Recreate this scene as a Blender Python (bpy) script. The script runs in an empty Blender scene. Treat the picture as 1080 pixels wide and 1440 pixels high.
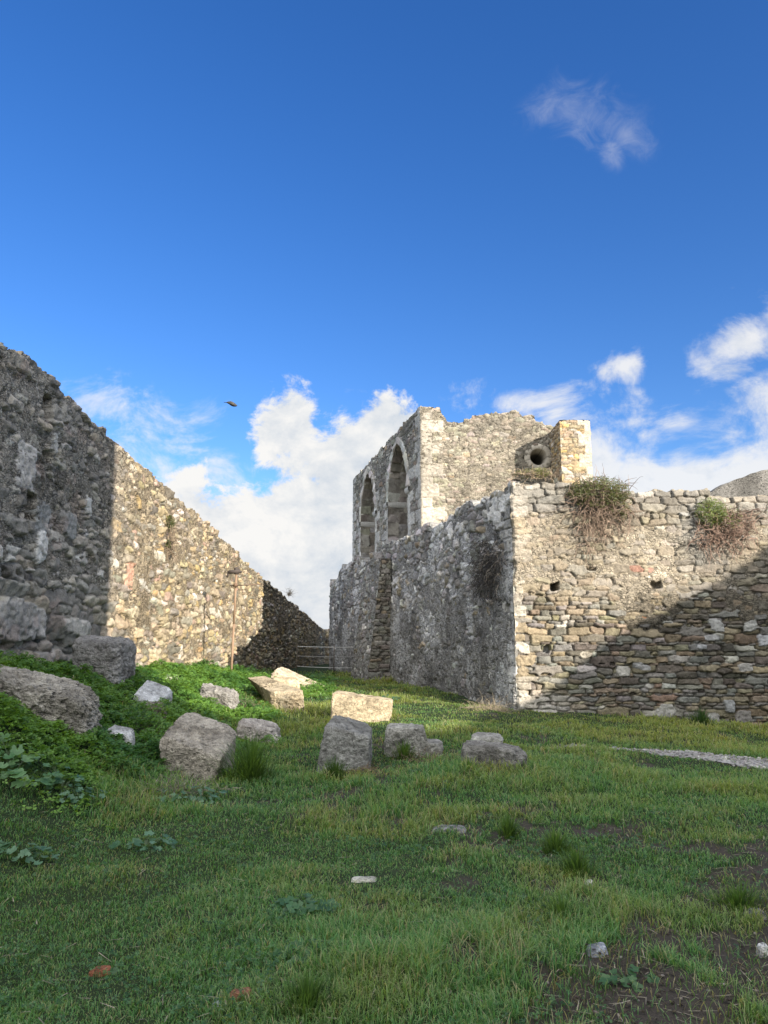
import bpy, math, random
import numpy as np
from mathutils import Vector
R = math.radians
C = bpy.context.scene.collection
SC = bpy.context.scene

# ------------------------------------------------------------------ camera, sky, sun, exposure
FPX, PITCH, EYE = 1040.0, R(10.35), 1.6           # focal length in photo pixels, tilt up, eye height
cam = bpy.data.objects.new('camera', bpy.data.cameras.new('camera')); C.objects.link(cam)
cam.data.sensor_fit = 'VERTICAL'; cam.data.sensor_height = 36; cam.data.lens = 26.0
cam.data.clip_start = 0.05; cam.data.clip_end = 3000
cam.location = (0, 0, EYE); cam.rotation_euler = (math.pi/2 + PITCH, 0, 0)
SC.camera = cam
SC.view_settings.view_transform = 'Standard'; SC.view_settings.look = 'None'
SC.view_settings.gamma = 1; SC.view_settings.exposure = 1.25
SUN_AZ, SUN_EL = R(40.0), R(17.5)                 # sun behind the camera, 40 degrees to its right
to_sun = Vector((math.sin(SUN_AZ)*math.cos(SUN_EL), -math.cos(SUN_AZ)*math.cos(SUN_EL), math.sin(SUN_EL)))
sl = bpy.data.lights.new('sun', 'SUN'); sl.energy = 4.9; sl.angle = R(0.3); sl.color = (1.0, 0.89, 0.745)
sun = bpy.data.objects.new('sun', sl); C.objects.link(sun)
sun.rotation_euler = to_sun.to_track_quat('Z', 'Y').to_euler()

W = bpy.data.worlds.new('World'); SC.world = W; W.use_nodes = True
class NT:
    """tiny node helper"""
    def __init__(s, tree): s.t = tree; tree.nodes.clear()
    def n(s, typ, **kw):
        nd = s.t.nodes.new(typ)
        for k, v in kw.items(): setattr(nd, k, v)
        return nd
    def put(s, sock, v):
        if v is None: return
        if hasattr(v, 'links') or isinstance(v, bpy.types.NodeSocket): s.t.links.new(v, sock)
        else:
            try: sock.default_value = v
            except Exception: sock.default_value = (v, v, v, 1) if not hasattr(v, '__len__') else tuple(v) + (1,)
    def m(s, op, a, b=None, c=None, clamp=False):
        nd = s.n('ShaderNodeMath', operation=op, use_clamp=clamp)
        for i, v in enumerate((a, b, c)):
            if v is not None: s.put(nd.inputs[i], v)
        return nd.outputs[0]
    def vm(s, op, a, b=None, scale=None):
        nd = s.n('ShaderNodeVectorMath', operation=op)
        s.put(nd.inputs[0], a)
        if b is not None: s.put(nd.inputs[1], b)
        if scale is not None: s.put(nd.inputs['Scale'], scale)
        return nd.outputs[0]
    def noise(s, vec, scale, detail=4, rough=0.55, dist=0.0):
        nd = s.n('ShaderNodeTexNoise'); s.put(nd.inputs['Vector'], vec)
        for k, v in (('Scale', scale), ('Detail', detail), ('Roughness', rough), ('Distortion', dist)): s.put(nd.inputs[k], v)
        return nd.outputs[0]
    def ramp(s, v, lo, hi, smooth=True):
        nd = s.n('ShaderNodeMapRange', interpolation_type='SMOOTHSTEP' if smooth else 'LINEAR')
        s.put(nd.inputs[0], v); s.put(nd.inputs[1], lo); s.put(nd.inputs[2], hi)
        return nd.outputs[0]
    def mix(s, f, a, b, blend='MIX'):
        nd = s.n('ShaderNodeMix', data_type='RGBA', blend_type=blend)
        s.put(nd.inputs[0], f); s.put(nd.inputs[6], a); s.put(nd.inputs[7], b)
        return nd.outputs[2]

def pxdir(px, py):
    u, v = (px-540)/FPX, (720-py)/FPX
    return np.array([u, math.cos(PITCH)-v*math.sin(PITCH), math.sin(PITCH)+v*math.cos(PITCH)])
def P(px, py, Y):
    d = pxdir(px, py); return np.array([0, 0, EYE]) + d*(Y/d[1])

def build_sky():
    g = NT(W.node_tree)
    out = g.n('ShaderNodeOutputWorld')
    sky = g.n('ShaderNodeTexSky', sky_type='NISHITA')
    sky.sun_disc = False; sky.sun_elevation = SUN_EL; sky.sun_rotation = math.pi - SUN_AZ
    sky.air_density = 1.0; sky.dust_density = 0.6; sky.ozone_density = 3.0
    hsv = g.n('ShaderNodeHueSaturation'); g.put(hsv.inputs['Color'], sky.outputs[0]); hsv.inputs['Saturation'].default_value = 1.28; hsv.inputs['Hue'].default_value = .515
    bg = g.n('ShaderNodeBackground'); g.put(bg.inputs[0], hsv.outputs[0]); bg.inputs[1].default_value = 0.097
    tc = g.n('ShaderNodeTexCoord'); d = tc.outputs['Generated']
    sep = g.n('ShaderNodeSeparateXYZ'); g.put(sep.inputs[0], d)
    az = g.m('ARCTAN2', sep.outputs[0], sep.outputs[1]); el = g.m('ARCSINE', sep.outputs[2])
    # where the banks of cloud stand: azimuth/elevation of centre, half axes in px of arc, tilt, weight
    def blobs(lst):
        acc = None
        for (px, py, rx, ry, tilt, w) in lst:
            v = pxdir(px, py); v = v/np.linalg.norm(v)
            a0, e0 = math.atan2(v[0], v[1]), math.asin(v[2])
            ct, st = math.cos(R(tilt)), math.sin(R(tilt))
            da = g.m('SUBTRACT', az, a0); de = g.m('SUBTRACT', el, e0)
            x = g.m('ADD', g.m('MULTIPLY', da, ct*FPX/rx), g.m('MULTIPLY', de, st*FPX/rx))
            y = g.m('ADD', g.m('MULTIPLY', da, -st*FPX/ry), g.m('MULTIPLY', de, ct*FPX/ry))
            r2 = g.m('ADD', g.m('MULTIPLY', x, x), g.m('MULTIPLY', y, y))
            k = g.m('MULTIPLY', g.m('SUBTRACT', 1.0, g.m('SQRT', r2), clamp=True), w)
            acc = k if acc is None else g.m('MAXIMUM', acc, k)
        return acc
    thick = blobs([(500, 650, 190, 105, 0, 1.3), (405, 600, 75, 75, -35, 1.2), (480, 740, 220, 140, 0, 1.4), (545, 600, 80, 62, 0, 1.25),
                   (420, 850, 330, 160, 0, 1.15), (300, 730, 140, 100, -25, .85), (620, 720, 170, 120, 0, .9)])
    thin = blobs([(215, 610, 170, 70, -25, .7), (250, 690, 170, 110, -30, .8), (780, 578, 150, 50, 0, 1.0), (850, 650, 160, 80, 0, .95), (960, 690, 330, 85, 0, 1.35), (1075, 650, 150, 120, 0, 1.05),
                  (1050, 478, 120, 52, 28, .95), (1090, 560, 90, 55, 0, .85), (884, 512, 62, 34, 8, .85), (960, 588, 90, 30, 10, .6), (650, 555, 80, 35, 10, .6), (490, 548, 60, 22, 5, .5),
                  (300, 640, 130, 90, 0, .55), (130, 560, 90, 40, 0, .4), (1030, 405, 50, 14, 5, .4), (1450, 600, 420, 220, 0, 1.0), (-450, 700, 500, 220, 0, .9),
                  (2200, 640, 700, 260, 0, 1.0), (-1600, 640, 700, 260, 0, 1.0)])
    wisp = blobs([(765, 150, 70, 40, 15, .75), (830, 165, 130, 62, -22, .8), (880, 190, 70, 36, -35, .95), (862, 212, 34, 30, -40, .95)])
    sv = g.vm('MULTIPLY', d, (1.0, 1.0, 1.35))
    n1 = g.noise(sv, 12.0, 12, 0.66, 0.2)
    n1b = g.noise(g.vm('ADD', sv, (0.008, -0.02, 0.018)), 12.0, 12, 0.66, 0.2)
    n2 = g.noise(g.vm('ADD', sv, (3.1, 1.7, 0.4)), 10.0, 11, 0.63, 0.4)
    n3 = g.noise(g.vm('ADD', g.vm('MULTIPLY', d, (1.0, 1.0, 1.7)), (7.7, 2.0, 5.0)), 22.0, 10, 0.66, .8)
    A = g.ramp(g.m('ADD', thick, g.m('MULTIPLY', g.m('SUBTRACT', n1, .5), 2.0)), .26, .56)
    A = g.m('MULTIPLY', A, g.ramp(thick, 0, .12))
    B = g.m('MULTIPLY', g.m('MULTIPLY', g.ramp(g.m('ADD', thin, g.m('MULTIPLY', g.m('SUBTRACT', n2, .5), 2.7)), .24, .98), g.ramp(thin, 0, .2)), .88)
    D = g.m('MULTIPLY', g.m('MULTIPLY', g.ramp(g.m('ADD', wisp, g.m('MULTIPLY', g.m('SUBTRACT', n3, .5), 1.9)), .15, 1.6), g.ramp(wisp, .0, .5)), .30)
    back = g.m('MULTIPLY', g.ramp(g.m('ADD', g.m('MULTIPLY', sep.outputs[1], -.6), g.m('MULTIPLY', g.m('SUBTRACT', n2, .5), 1.2)), .02, .30), .9)   # unseen broken bright cloud on the sun's side, added for fill light
    over = g.ramp(g.m('ADD', g.m('ADD', g.m('MULTIPLY', sep.outputs[1], -.6), g.m('MULTIPLY', sep.outputs[2], .8)), g.m('MULTIPLY', g.m('SUBTRACT', n2, .5), .25)), .42, .72)   # unseen white bank overhead, added as fill from above
    back = g.m('MAXIMUM', back, g.m('MULTIPLY', over, .92))
    low = g.m('MULTIPLY', g.ramp(el, 0.10, -0.02), .75)
    alpha = g.m('MAXIMUM', g.m('MAXIMUM', A, B), g.m('MAXIMUM', g.m('MAXIMUM', D, back), low))
    # self shading of the cloud: density step towards the sun, plus a broad grey underside
    lit = g.m('ADD', .66, g.m('MULTIPLY', g.m('SUBTRACT', n1, n1b), 2.4))
    broad = g.noise(g.vm('ADD', sv, (1.3, 5.2, 2.2)), 6.5, 3, .5, 0)
    lit = g.m('ADD', lit, g.m('MULTIPLY', g.m('SUBTRACT', broad, .5), 1.5))
    lit = g.m('ADD', lit, g.m('MULTIPLY', g.m('SUBTRACT', .85, g.m('MAXIMUM', thick, .0)), .5), clamp=True)
    ccol = g.mix(lit, (.64, .71, .80, 1), (1.0, .99, .97, 1))
    cb = g.n('ShaderNodeBackground'); g.put(cb.inputs[0], ccol); g.put(cb.inputs[1], g.m('ADD', .40, g.m('ADD', g.m('MULTIPLY', g.ramp(sep.outputs[1], .35, -.5), .18), g.m('MULTIPLY', over, .68))))
    mx = g.n('ShaderNodeMixShader'); g.put(mx.inputs[0], alpha)
    g.t.links.new(bg.outputs[0], mx.inputs[1]); g.t.links.new(cb.outputs[0], mx.inputs[2])
    g.t.links.new(mx.outputs[0], out.inputs[0])
build_sky()

# ------------------------------------------------------------------ noise, mesh and object helpers
def _h(ix, iy, iz, seed):
    h = (ix.astype(np.int64)*374761393 + iy.astype(np.int64)*668265263 + iz.astype(np.int64)*2147483647 + seed*974711) & 0xFFFFFFFF
    h = ((h ^ (h >> 13))*1274126177) & 0xFFFFFFFF
    h = ((h ^ (h >> 15))*2246822519) & 0xFFFFFFFF
    return ((h ^ (h >> 16)) & 0xFFFFFF)/float(0xFFFFFF)
def vnoise(x, y, z=0.0, seed=0):
    x, y, z = np.broadcast_arrays(np.asarray(x, float), np.asarray(y, float), np.asarray(z, float))
    fx, fy, fz = np.floor(x), np.floor(y), np.floor(z)
    tx, ty, tz = x-fx, y-fy, z-fz
    tx, ty, tz = (t*t*t*(t*(t*6-15)+10) for t in (tx, ty, tz))
    r = 0
    for a in (0, 1):
        for b in (0, 1):
            for c in (0, 1):
                r = r + _h(fx+a, fy+b, fz+c, seed)*(tx if a else 1-tx)*(ty if b else 1-ty)*(tz if c else 1-tz)
    return r*2-1
def fbm(x, y, z=0.0, octv=4, seed=0, gain=.5):
    s, a, f = 0, 1.0, 1.0
    for i in range(octv):
        s = s + a*vnoise(np.asarray(x)*f, np.asarray(y)*f, np.asarray(z)*f, seed+i*17); a *= gain; f *= 2.03
    return s
def sstep(a, b, x):
    t = np.clip((np.asarray(x, float)-a)/(b-a), 0, 1); return t*t*(3-2*t)

def mesh_obj(name, V, F, mat, parent=None, col=None, smooth=True):
    """V (n,3); F list of int arrays (k,3) or (k,4); col (n,3) point colours"""
    me = bpy.data.meshes.new(name)
    V = np.asarray(V, np.float32)
    if not isinstance(F, (list, tuple)): F = [F]
    F = [np.asarray(f, np.int32) for f in F if len(f)]
    me.vertices.add(len(V)); me.vertices.foreach_set('co', V.ravel())
    li = np.concatenate([f.ravel() for f in F]); tot = np.concatenate([np.full(len(f), f.shape[1], np.int32) for f in F])
    me.loops.add(len(li)); me.loops.foreach_set('vertex_index', li)
    me.polygons.add(len(tot)); st = np.zeros(len(tot), np.int32); st[1:] = np.cumsum(tot)[:-1]
    me.polygons.foreach_set('loop_start', st); me.polygons.foreach_set('loop_total', tot)
    me.polygons.foreach_set('use_smooth', np.full(len(tot), smooth, bool))
    me.update(calc_edges=True); me.validate()
    if col is not None:
        ca = me.color_attributes.new('Col', 'FLOAT_COLOR', 'POINT')
        c4 = np.ones((len(V), 4), np.float32); c4[:, :col.shape[1]] = np.clip(col, 0, 1); ca.data.foreach_set('color', c4.ravel())
    me.materials.append(mat)
    o = bpy.data.objects.new(name, me); C.objects.link(o)
    if parent is not None: o.parent = parent; o.matrix_parent_inverse = parent.matrix_world.inverted() if False else o.matrix_parent_inverse
    return o
class Bag:
    """collects verts/faces/colours of one mesh"""
    def __init__(s): s.v, s.q, s.t, s.c, s.n = [], [], [], [], 0
    def add(s, V, Q=None, T=None, col=(.5, .5, .5)):
        V = np.asarray(V, float)
        if Q is not None and len(Q): s.q.append(np.asarray(Q)+s.n)
        if T is not None and len(T): s.t.append(np.asarray(T)+s.n)
        s.v.append(V); c = np.asarray(col, float); c = np.broadcast_to(c, V.shape) if c.ndim == 1 else c; s.c.append(np.concatenate([c, np.ones((len(c), 1))], 1) if c.shape[1] == 3 else c); s.n += len(V)
    def build(s, name, mat, parent=None, smooth=True, origin=None):
        V = np.concatenate(s.v)
        if origin is not None: V = V - np.asarray(origin)
        F = ([np.concatenate(s.q)] if s.q else []) + ([np.concatenate(s.t)] if s.t else [])
        o = mesh_obj(name, V, F, mat, parent, np.concatenate(s.c), smooth)
        if origin is not None and parent is None: o.location = origin
        return o
def tag(o, label=None, cat=None, group=None, kind=None):
    if label: o['label'] = label
    if cat: o['category'] = cat
    if group: o['group'] = group
    if kind: o['kind'] = kind
    return o
def thing(name, label, cat, loc=(0, 0, 0), group=None):
    o = bpy.data.objects.new(name, None); C.objects.link(o); o.location = tuple(float(x) for x in loc); o.empty_display_size = .3
    return tag(o, label, cat, group)

# ------------------------------------------------------------------ materials
def mat_stone(name, fine=20.0, bump=.6, vary=.35, rough=.92, chips=0.0, pits=.5):
    m = bpy.data.materials.new(name); m.use_nodes = True; g = NT(m.node_tree)
    out = g.n('ShaderNodeOutputMaterial'); p = g.n('ShaderNodeBsdfPrincipled')
    at = g.n('ShaderNodeAttribute', attribute_name='Col'); ge = g.n('ShaderNodeNewGeometry'); pos = ge.outputs['Position']
    a = g.noise(pos, fine, 6, .68); b = g.noise(pos, fine*.25, 5, .6, .3); c = g.noise(pos, fine*4.0, 3, .65)
    f = g.m('ADD', g.m('MULTIPLY', g.m('SUBTRACT', a, .5), vary*2.2), g.m('MULTIPLY', g.m('SUBTRACT', b, .5), vary*1.8))
    f = g.m('ADD', 1.0, g.m('ADD', f, g.m('MULTIPLY', g.m('SUBTRACT', c, .5), vary*1.6)))
    hh = g.m('ADD', a, g.m('MULTIPLY', c, .45))
    if chips:                                            # small rubble showing in the mortar
        wv = g.vm('ADD', pos, g.vm('SCALE', ge.outputs['Normal'], scale=.02))
        for sc, wt in ((13.0, 1.0), (27.0, .6)):
            v = g.n('ShaderNodeTexVoronoi', feature='F1'); g.put(v.inputs['Vector'], g.vm('MULTIPLY', pos, (1, 1, 1.45))); v.inputs['Scale'].default_value = sc; v.inputs['Randomness'].default_value = .95
            e = g.n('ShaderNodeTexVoronoi', feature='DISTANCE_TO_EDGE'); g.put(e.inputs['Vector'], g.vm('MULTIPLY', pos, (1, 1, 1.45))); e.inputs['Scale'].default_value = sc; e.inputs['Randomness'].default_value = .95
            k = g.m('MULTIPLY', g.m('SUBTRACT', 1.0, at.outputs['Alpha'], clamp=True), chips*wt)
            sx = g.n('ShaderNodeSeparateColor'); g.put(sx.inputs[0], v.outputs['Color']); rnd = sx.outputs[0]
            ed = g.ramp(e.outputs['Distance'], .0, .16); has = g.ramp(sx.outputs[1], .25, .5)
            cf = g.m('MULTIPLY', g.m('ADD', g.m('MULTIPLY', g.m('SUBTRACT', rnd, .45), .75), g.m('MULTIPLY', g.m('SUBTRACT', ed, 1.0), .55)), g.m('MULTIPLY', k, has))
            f = g.m('ADD', f, cf); hh = g.m('ADD', hh, g.m('MULTIPLY', g.m('MULTIPLY', ed, g.m('ADD', .3, rnd)), g.m('MULTIPLY', k, 1.1)))
    colr = g.vm('SCALE', at.outputs['Color'], scale=g.m('MAXIMUM', f, .12))
    sp = g.ramp(g.noise(pos, fine*1.3, 4, .7, .5), .62, .72); colr = g.mix(g.m('MULTIPLY', sp, .35), colr, (.46, .44, .39, 1))
    dk = g.ramp(g.noise(g.vm('ADD', pos, (9, 3, 5)), fine*1.2, 5, .72, .4), .58, .68); colr = g.mix(g.m('MULTIPLY', dk, pits), colr, (.04, .036, .03, 1))
    hh = g.m('SUBTRACT', hh, g.m('MULTIPLY', dk, .5))
    g.put(p.inputs['Base Color'], colr); p.inputs['Roughness'].default_value = rough; p.inputs['Specular IOR Level'].default_value = .2
    bp = g.n('ShaderNodeBump'); bp.inputs['Strength'].default_value = bump; bp.inputs['Distance'].default_value = .04
    g.put(bp.inputs['Height'], hh); g.put(p.inputs['Normal'], bp.outputs[0])
    g.t.links.new(p.outputs[0], out.inputs[0]); return m
def mat_leaf(name, trans=.35, rough=.55, vary=.0):
    m = bpy.data.materials.new(name); m.use_nodes = True; g = NT(m.node_tree)
    out = g.n('ShaderNodeOutputMaterial'); p = g.n('ShaderNodeBsdfPrincipled'); t = g.n('ShaderNodeBsdfTranslucent')
    at = g.n('ShaderNodeAttribute', attribute_name='Col')
    g.put(p.inputs['Base Color'], at.outputs['Color']); p.inputs['Roughness'].default_value = rough; p.inputs['Specular IOR Level'].default_value = .35
    g.put(t.inputs[0], g.vm('MULTIPLY', at.outputs['Color'], (2.1, 1.9, .65)))
    mx = g.n('ShaderNodeMixShader'); mx.inputs[0].default_value = trans
    g.t.links.new(p.outputs[0], mx.inputs[1]); g.t.links.new(t.outputs[0], mx.inputs[2]); g.t.links.new(mx.outputs[0], out.inputs[0]); return m
def mat_attr(name, rough=.8, metal=0.0, noise=60, amt=.5, bump=.3):
    m = bpy.data.materials.new(name); m.use_nodes = True; g = NT(m.node_tree)
    out = g.n('ShaderNodeOutputMaterial'); p = g.n('ShaderNodeBsdfPrincipled')
    at = g.n('ShaderNodeAttribute', attribute_name='Col'); ge = g.n('ShaderNodeNewGeometry')
    n = g.noise(ge.outputs['Position'], noise, 4, .6)
    g.put(p.inputs['Base Color'], g.vm('SCALE', at.outputs['Color'], scale=g.m('ADD', 1-amt/2, g.m('MULTIPLY', n, amt))))
    p.inputs['Roughness'].default_value = rough; p.inputs['Metallic'].default_value = metal
    bp = g.n('ShaderNodeBump'); bp.inputs['Strength'].default_value = bump; bp.inputs['Distance'].default_value = .01
    g.put(bp.inputs['Height'], n); g.put(p.inputs['Normal'], bp.outputs[0])
    g.t.links.new(p.outputs[0], out.inputs[0]); return m
def mat_ground():
    m = bpy.data.materials.new('soil'); m.use_nodes = True; g = NT(m.node_tree)
    out = g.n('ShaderNodeOutputMaterial'); p = g.n('ShaderNodeBsdfPrincipled'); ge = g.n('ShaderNodeNewGeometry'); pos = ge.outputs['Position']
    at = g.n('ShaderNodeAttribute', attribute_name='Col')
    a = g.noise(pos, 3.0, 6, .65, .4); b = g.noise(pos, 45, 5, .7); c = g.noise(pos, 160, 2, .6)
    f = g.m('ADD', .55, g.m('ADD', g.m('MULTIPLY', a, .45), g.m('ADD', g.m('MULTIPLY', b, .5), g.m('MULTIPLY', g.m('SUBTRACT', c, .5), .5))))
    colr = g.vm('SCALE', at.outputs['Color'], scale=f)
    sp = g.ramp(g.noise(pos, 70, 3, .7), .66, .72); colr = g.mix(g.m('MULTIPLY', sp, .6), colr, (.20, .18, .14, 1))
    g.put(p.inputs['Base Color'], colr); p.inputs['Roughness'].default_value = .95; p.inputs['Specular IOR Level'].default_value = .15
    bp = g.n('ShaderNodeBump'); bp.inputs['Strength'].default_value = .8; bp.inputs['Distance'].default_value = .03
    g.put(bp.inputs['Height'], g.m('ADD', g.m('ADD', b, g.m('MULTIPLY', a, .8)), g.m('MULTIPLY', c, .5))); g.put(p.inputs['Normal'], bp.outputs[0])
    g.t.links.new(p.outputs[0], out.inputs[0]); return m
M_WALL = mat_stone('rubble_stone', 15, .75, .36, .92, 1.0, .45)
M_ASH = mat_stone('dressed_limestone', 14, .4, .24, .92, 0, .3)
M_BLOCK = mat_stone('weathered_block_stone', 17, 1.0, .7, .92, 0, .75)
M_SOIL = mat_ground()
M_GRASS = mat_leaf('grass_blades', .52, .42)
M_LEAF = mat_leaf('leaf', .36, .42)
M_TWIG = mat_attr('dry_twig', .85, 0, 80, .6)
M_RUST = mat_attr('rusted_steel', .75, .25, 90, .7)
M_FEATHER = mat_attr('dark_feathers', .7, 0, 40, .5)
M_ROPE = mat_attr('rope', .8, 0, 90, .4)

# ------------------------------------------------------------------ the lie of the land
LW_O, LW_S = np.array([-5.79, 6.0]), 0.0164        # foot line of the long wall: a point and its dX/dY
def lw_x(Y): return LW_O[0] + (np.asarray(Y, float)-6.0)*LW_S
def gz(X, Y):
    X = np.asarray(X, float); Y = np.asarray(Y, float)
    base = np.interp(Y, [-60, 0, 6, 20, 35, 60, 400], [0, 0, .11, .40, .50, .25, -6])
    base = base - .05*np.clip(X-1, 0, 12)*sstep(2, 14, Y)
    zb = np.interp(Y, [-10, 6, 11, 14.3, 20, 26, 35, 55, 80], [1.38, 1.38, 1.28, 1.13, .92, .72, .5, .25, .2])
    dw = X-lw_x(Y); wid = np.interp(Y, [0, 9, 14, 20, 35], [3.4, 3.8, 3.6, 3.4, 2.0])
    mound = (zb-base)*(1-sstep(.10, 1, dw/wid))
    n = .05*fbm(X*.55, Y*.55, 0, 3, 5) + .018*fbm(X*2.3, Y*2.3, 0, 3, 9)
    return base + np.maximum(mound, 0) + n*sstep(120, 40, np.abs(Y))
def hit_ground(px, py):
    d = pxdir(px, py); d = d/d[1]; Y = np.arange(2.5, 70, .02)
    pts = np.array([0, 0, EYE]) + Y[:, None]*d
    below = np.nonzero(pts[:, 2] <= gz(pts[:, 0], pts[:, 1]))[0]
    i = below[0] if len(below) else len(Y)-1
    return pts[i]

class Face:
    """a vertical masonry plane: origin, run direction, outward normal"""
    def __init__(s, O, D, N, batter=0.0):
        s.O = np.array(O, float); s.D = np.array(D, float)/np.hypot(*D); s.N = np.array(N, float)/np.hypot(*N); s.b = batter
    worn = None                                           # outward direction in which a shared corner is worn
    def pos(s, u, w, h):
        xy = s.O + u[..., None]*s.D + h[..., None]*s.N
        if s.worn is not None: xy = xy + ((.05*fbm(w*3.3, 0*w, 1.5, 4, 311)+.012*fbm(w*17, 0*w, 1.5, 2, 312)-.015)*np.exp(-np.abs(u)/.16))[..., None]*s.worn
        return np.concatenate([xy, w[..., None]], -1)
    def uv(s, px, py):
        d = pxdir(px, py); n = s.N
        t = (s.O@n)/(d[:2]@n); q = np.array([0, 0, EYE]) + d*t
        return float((q[:2]-s.O)@s.D), float(q[2])

# ------------------------------------------------------------------ rubble masonry: every stone is relief in one fine mesh
def courses(rng, u0, u1, w0, w1, rowh, aspect, jit=.18, keep=None, big=.06, bigk=(1.4, 2.0)):
    """rows of stones -> array of (u, w, half width, half height)"""
    out = []; w = w0
    while w < w1:
        h = rng.uniform(*rowh); u = u0 - rng.uniform(0, .3)
        while u < u1:
            hh = h*rng.uniform(.75, 1.2); wd = hh*rng.uniform(*aspect)
            uu, ww = u+wd/2+rng.normal()*jit*h*.5, w+h/2+rng.normal()*jit*h
            k = rng.uniform(*bigk) if rng.random() < big else 1.0
            if keep is None or keep(uu, ww): out.append((uu, ww, wd/2*k, hh/2*k))
            u += wd
        w += h
    return np.array(out).reshape(-1, 4)
def layout(us, ws, S, p=4.0, warp=.03, seed=1, wf=3.0):
    """cells of the anisotropic Voronoi of the stones S -> id, joint distance, offsets"""
    U, Wg = np.meshgrid(us, ws, indexing='ij')
    U2 = U + warp*fbm(U*wf, Wg*wf, 0, 3, seed) ; W2 = Wg + warp*.8*fbm(U*wf, Wg*wf, 7.3, 3, seed+3)
    d1 = np.full(U.shape, 9.0); d2 = np.full(U.shape, 9.0); idx = np.zeros(U.shape, int)
    for i, (su, sw, a, b) in enumerate(S):
        i0, i1 = np.searchsorted(us, (su-2.3*a-.06, su+2.3*a+.06)); j0, j1 = np.searchsorted(ws, (sw-2.3*b-.06, sw+2.3*b+.06))
        if i0 >= i1 or j0 >= j1: continue
        x = np.abs(U2[i0:i1, j0:j1]-su)/a; y = np.abs(W2[i0:i1, j0:j1]-sw)/b
        d = (x**p+y**p)**(1/p)
        A, B, I = d1[i0:i1, j0:j1], d2[i0:i1, j0:j1], idx[i0:i1, j0:j1]
        nb = d < A
        B[...] = np.where(nb, A, np.minimum(B, d)); I[nb] = i; A[nb] = d[nb]
    mn = np.minimum(S[:, 2], S[:, 3])
    j = (np.minimum(d2, d1+1.5)-d1)*.5*mn[idx]
    return U, Wg, idx, j
def pick(rng, pal, n):
    w = np.array([c[0] for c in pal], float); k = rng.choice(len(pal), n, p=w/w.sum())
    return np.array([c[1] for c in pal])[k]*rng.uniform(.78, 1.2, (n, 1))*rng.uniform(.95, 1.05, (n, 3))
def masonry(name, parent, mat, posf, us, ws, S, pal, mortar, mlev, seed=1, p=4.0, warp=.03, prot=(0, .045), depth=.07, ew=.035, rough=.018,
            top=None, hole=None, specials=(), pits=(), fade=None, colfn=None, thick=None, floor=None, tilt=.12, bulge=.0, bottom=None, rag=.28):
    rng = np.random.default_rng(seed); us = np.asarray(us); ws = np.asarray(ws)
    n = len(S); prot_i = rng.uniform(*prot, n); cs = pick(rng, pal, n)
    tx, ty = rng.normal(0, tilt, n), rng.normal(0, tilt, n)
    U, Wg, idx, j = layout(us, ws, S, p, warp, seed)
    Wf = U*1.0
    pr = prot_i[idx]; col = cs[idx]; du, dw = U-S[idx, 0], Wg-S[idx, 1]
    tl = np.clip(tx[idx]*du+ty[idx]*dw, -.05, .05)
    for (su, sw, a, b, c, pt) in specials:              # dressed stones laid over the rubble
        i0, i1 = np.searchsorted(us, (su-a, su+a)); j0, j1 = np.searchsorted(ws, (sw-b, sw+b))
        if i0 >= i1 or j0 >= j1: continue
        uu, wv = U[i0:i1, j0:j1], Wg[i0:i1, j0:j1]
        if pt < .03: x = np.abs(uu-su)/a; y = np.abs(wv-sw)/b; d = np.maximum(x, y)
        else:
            q0 = rng.uniform(-.25, .25); x = np.abs(uu-su+.35*b*fbm(uu*6, wv*6, su*9, 3, 5)+q0*(wv-sw))/(a*.95); y = np.abs(wv-sw+.35*b*fbm(uu*6, wv*6, su*9+4, 3, 6)+q0*.5*(uu-su))/(b*.95); d = (x**3.5+y**3.5)**(1/3.5)
        m = d < 1; jj = np.minimum((1-x)*a, (1-y)*b) if pt < .03 else (1-d)*min(a, b)
        j[i0:i1, j0:j1][m] = jj[m]*2.2; pr[i0:i1, j0:j1][m] = pt; tl[i0:i1, j0:j1][m] = 0
        if c is not None: col[i0:i1, j0:j1][m] = np.array(c)*rng.uniform(.86, 1.12)
    t = np.clip(j/ew, 0, 1); pil = 1-(1-t)**2.2
    hs = pr + tl + rough*fbm(U*9, Wg*9, idx*1.37, 4, seed+50) - depth*(1-pil)
    ml = mlev(U, Wg) + .016*fbm(U*13, Wg*13, 2.2, 3, seed+70) - .05*sstep(.42, .72, fbm(U*5.5, Wg*6.5, 9.1, 3, seed+75)) + .012*fbm(U*2.4, Wg*2.4, 1.1, 2, seed+71)
    h = np.maximum(hs, ml); st = sstep(-.004, .010, hs-ml)[..., None]
    mc = np.array(mortar)*(1+.22*fbm(U*3.1, Wg*3.1, 4, 4, seed+80))[..., None]
    gr = (1+.20*fbm(U*7, Wg*14, idx*.77, 3, seed+90))[..., None]
    col = col*gr*st + mc*(1-st)
    for (pu, pw, a, b, dp) in pits:
        x = np.abs(U-pu + .03*fbm(U*7, Wg*7, 0, 2, 31))/a; y = np.abs(Wg-pw + .03*fbm(U*7, Wg*7, 5, 2, 31))/b
        h = h - dp*sstep(1.08, .86, np.maximum(x, y))
    if bulge: h = h + bulge*fbm(U*.35, Wg*.5, 0, 3, seed+200)
    if fade is not None: h = h*fade(U, Wg)
    if colfn is not None: col = colfn(U, Wg, col, st[..., 0], rng)
    keep = np.ones(U.shape, bool)
    nu, nw = U.shape
    if top is not None:
        T = top(us); cen = S[:, 1]; okst = S[idx, 1] + .25*S[idx, 3] < top(S[:, 0])[idx]
        ok = okst | (Wg < (T-rag)[:, None]); ok &= Wg < (T+min(.16, rag*.6))[:, None]
        kt = np.where(ok.all(1), nw-1, np.argmin(ok, 1)-1); kt = np.maximum(kt, 1)
        keep &= np.arange(nw)[None, :] <= kt[:, None]
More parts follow.
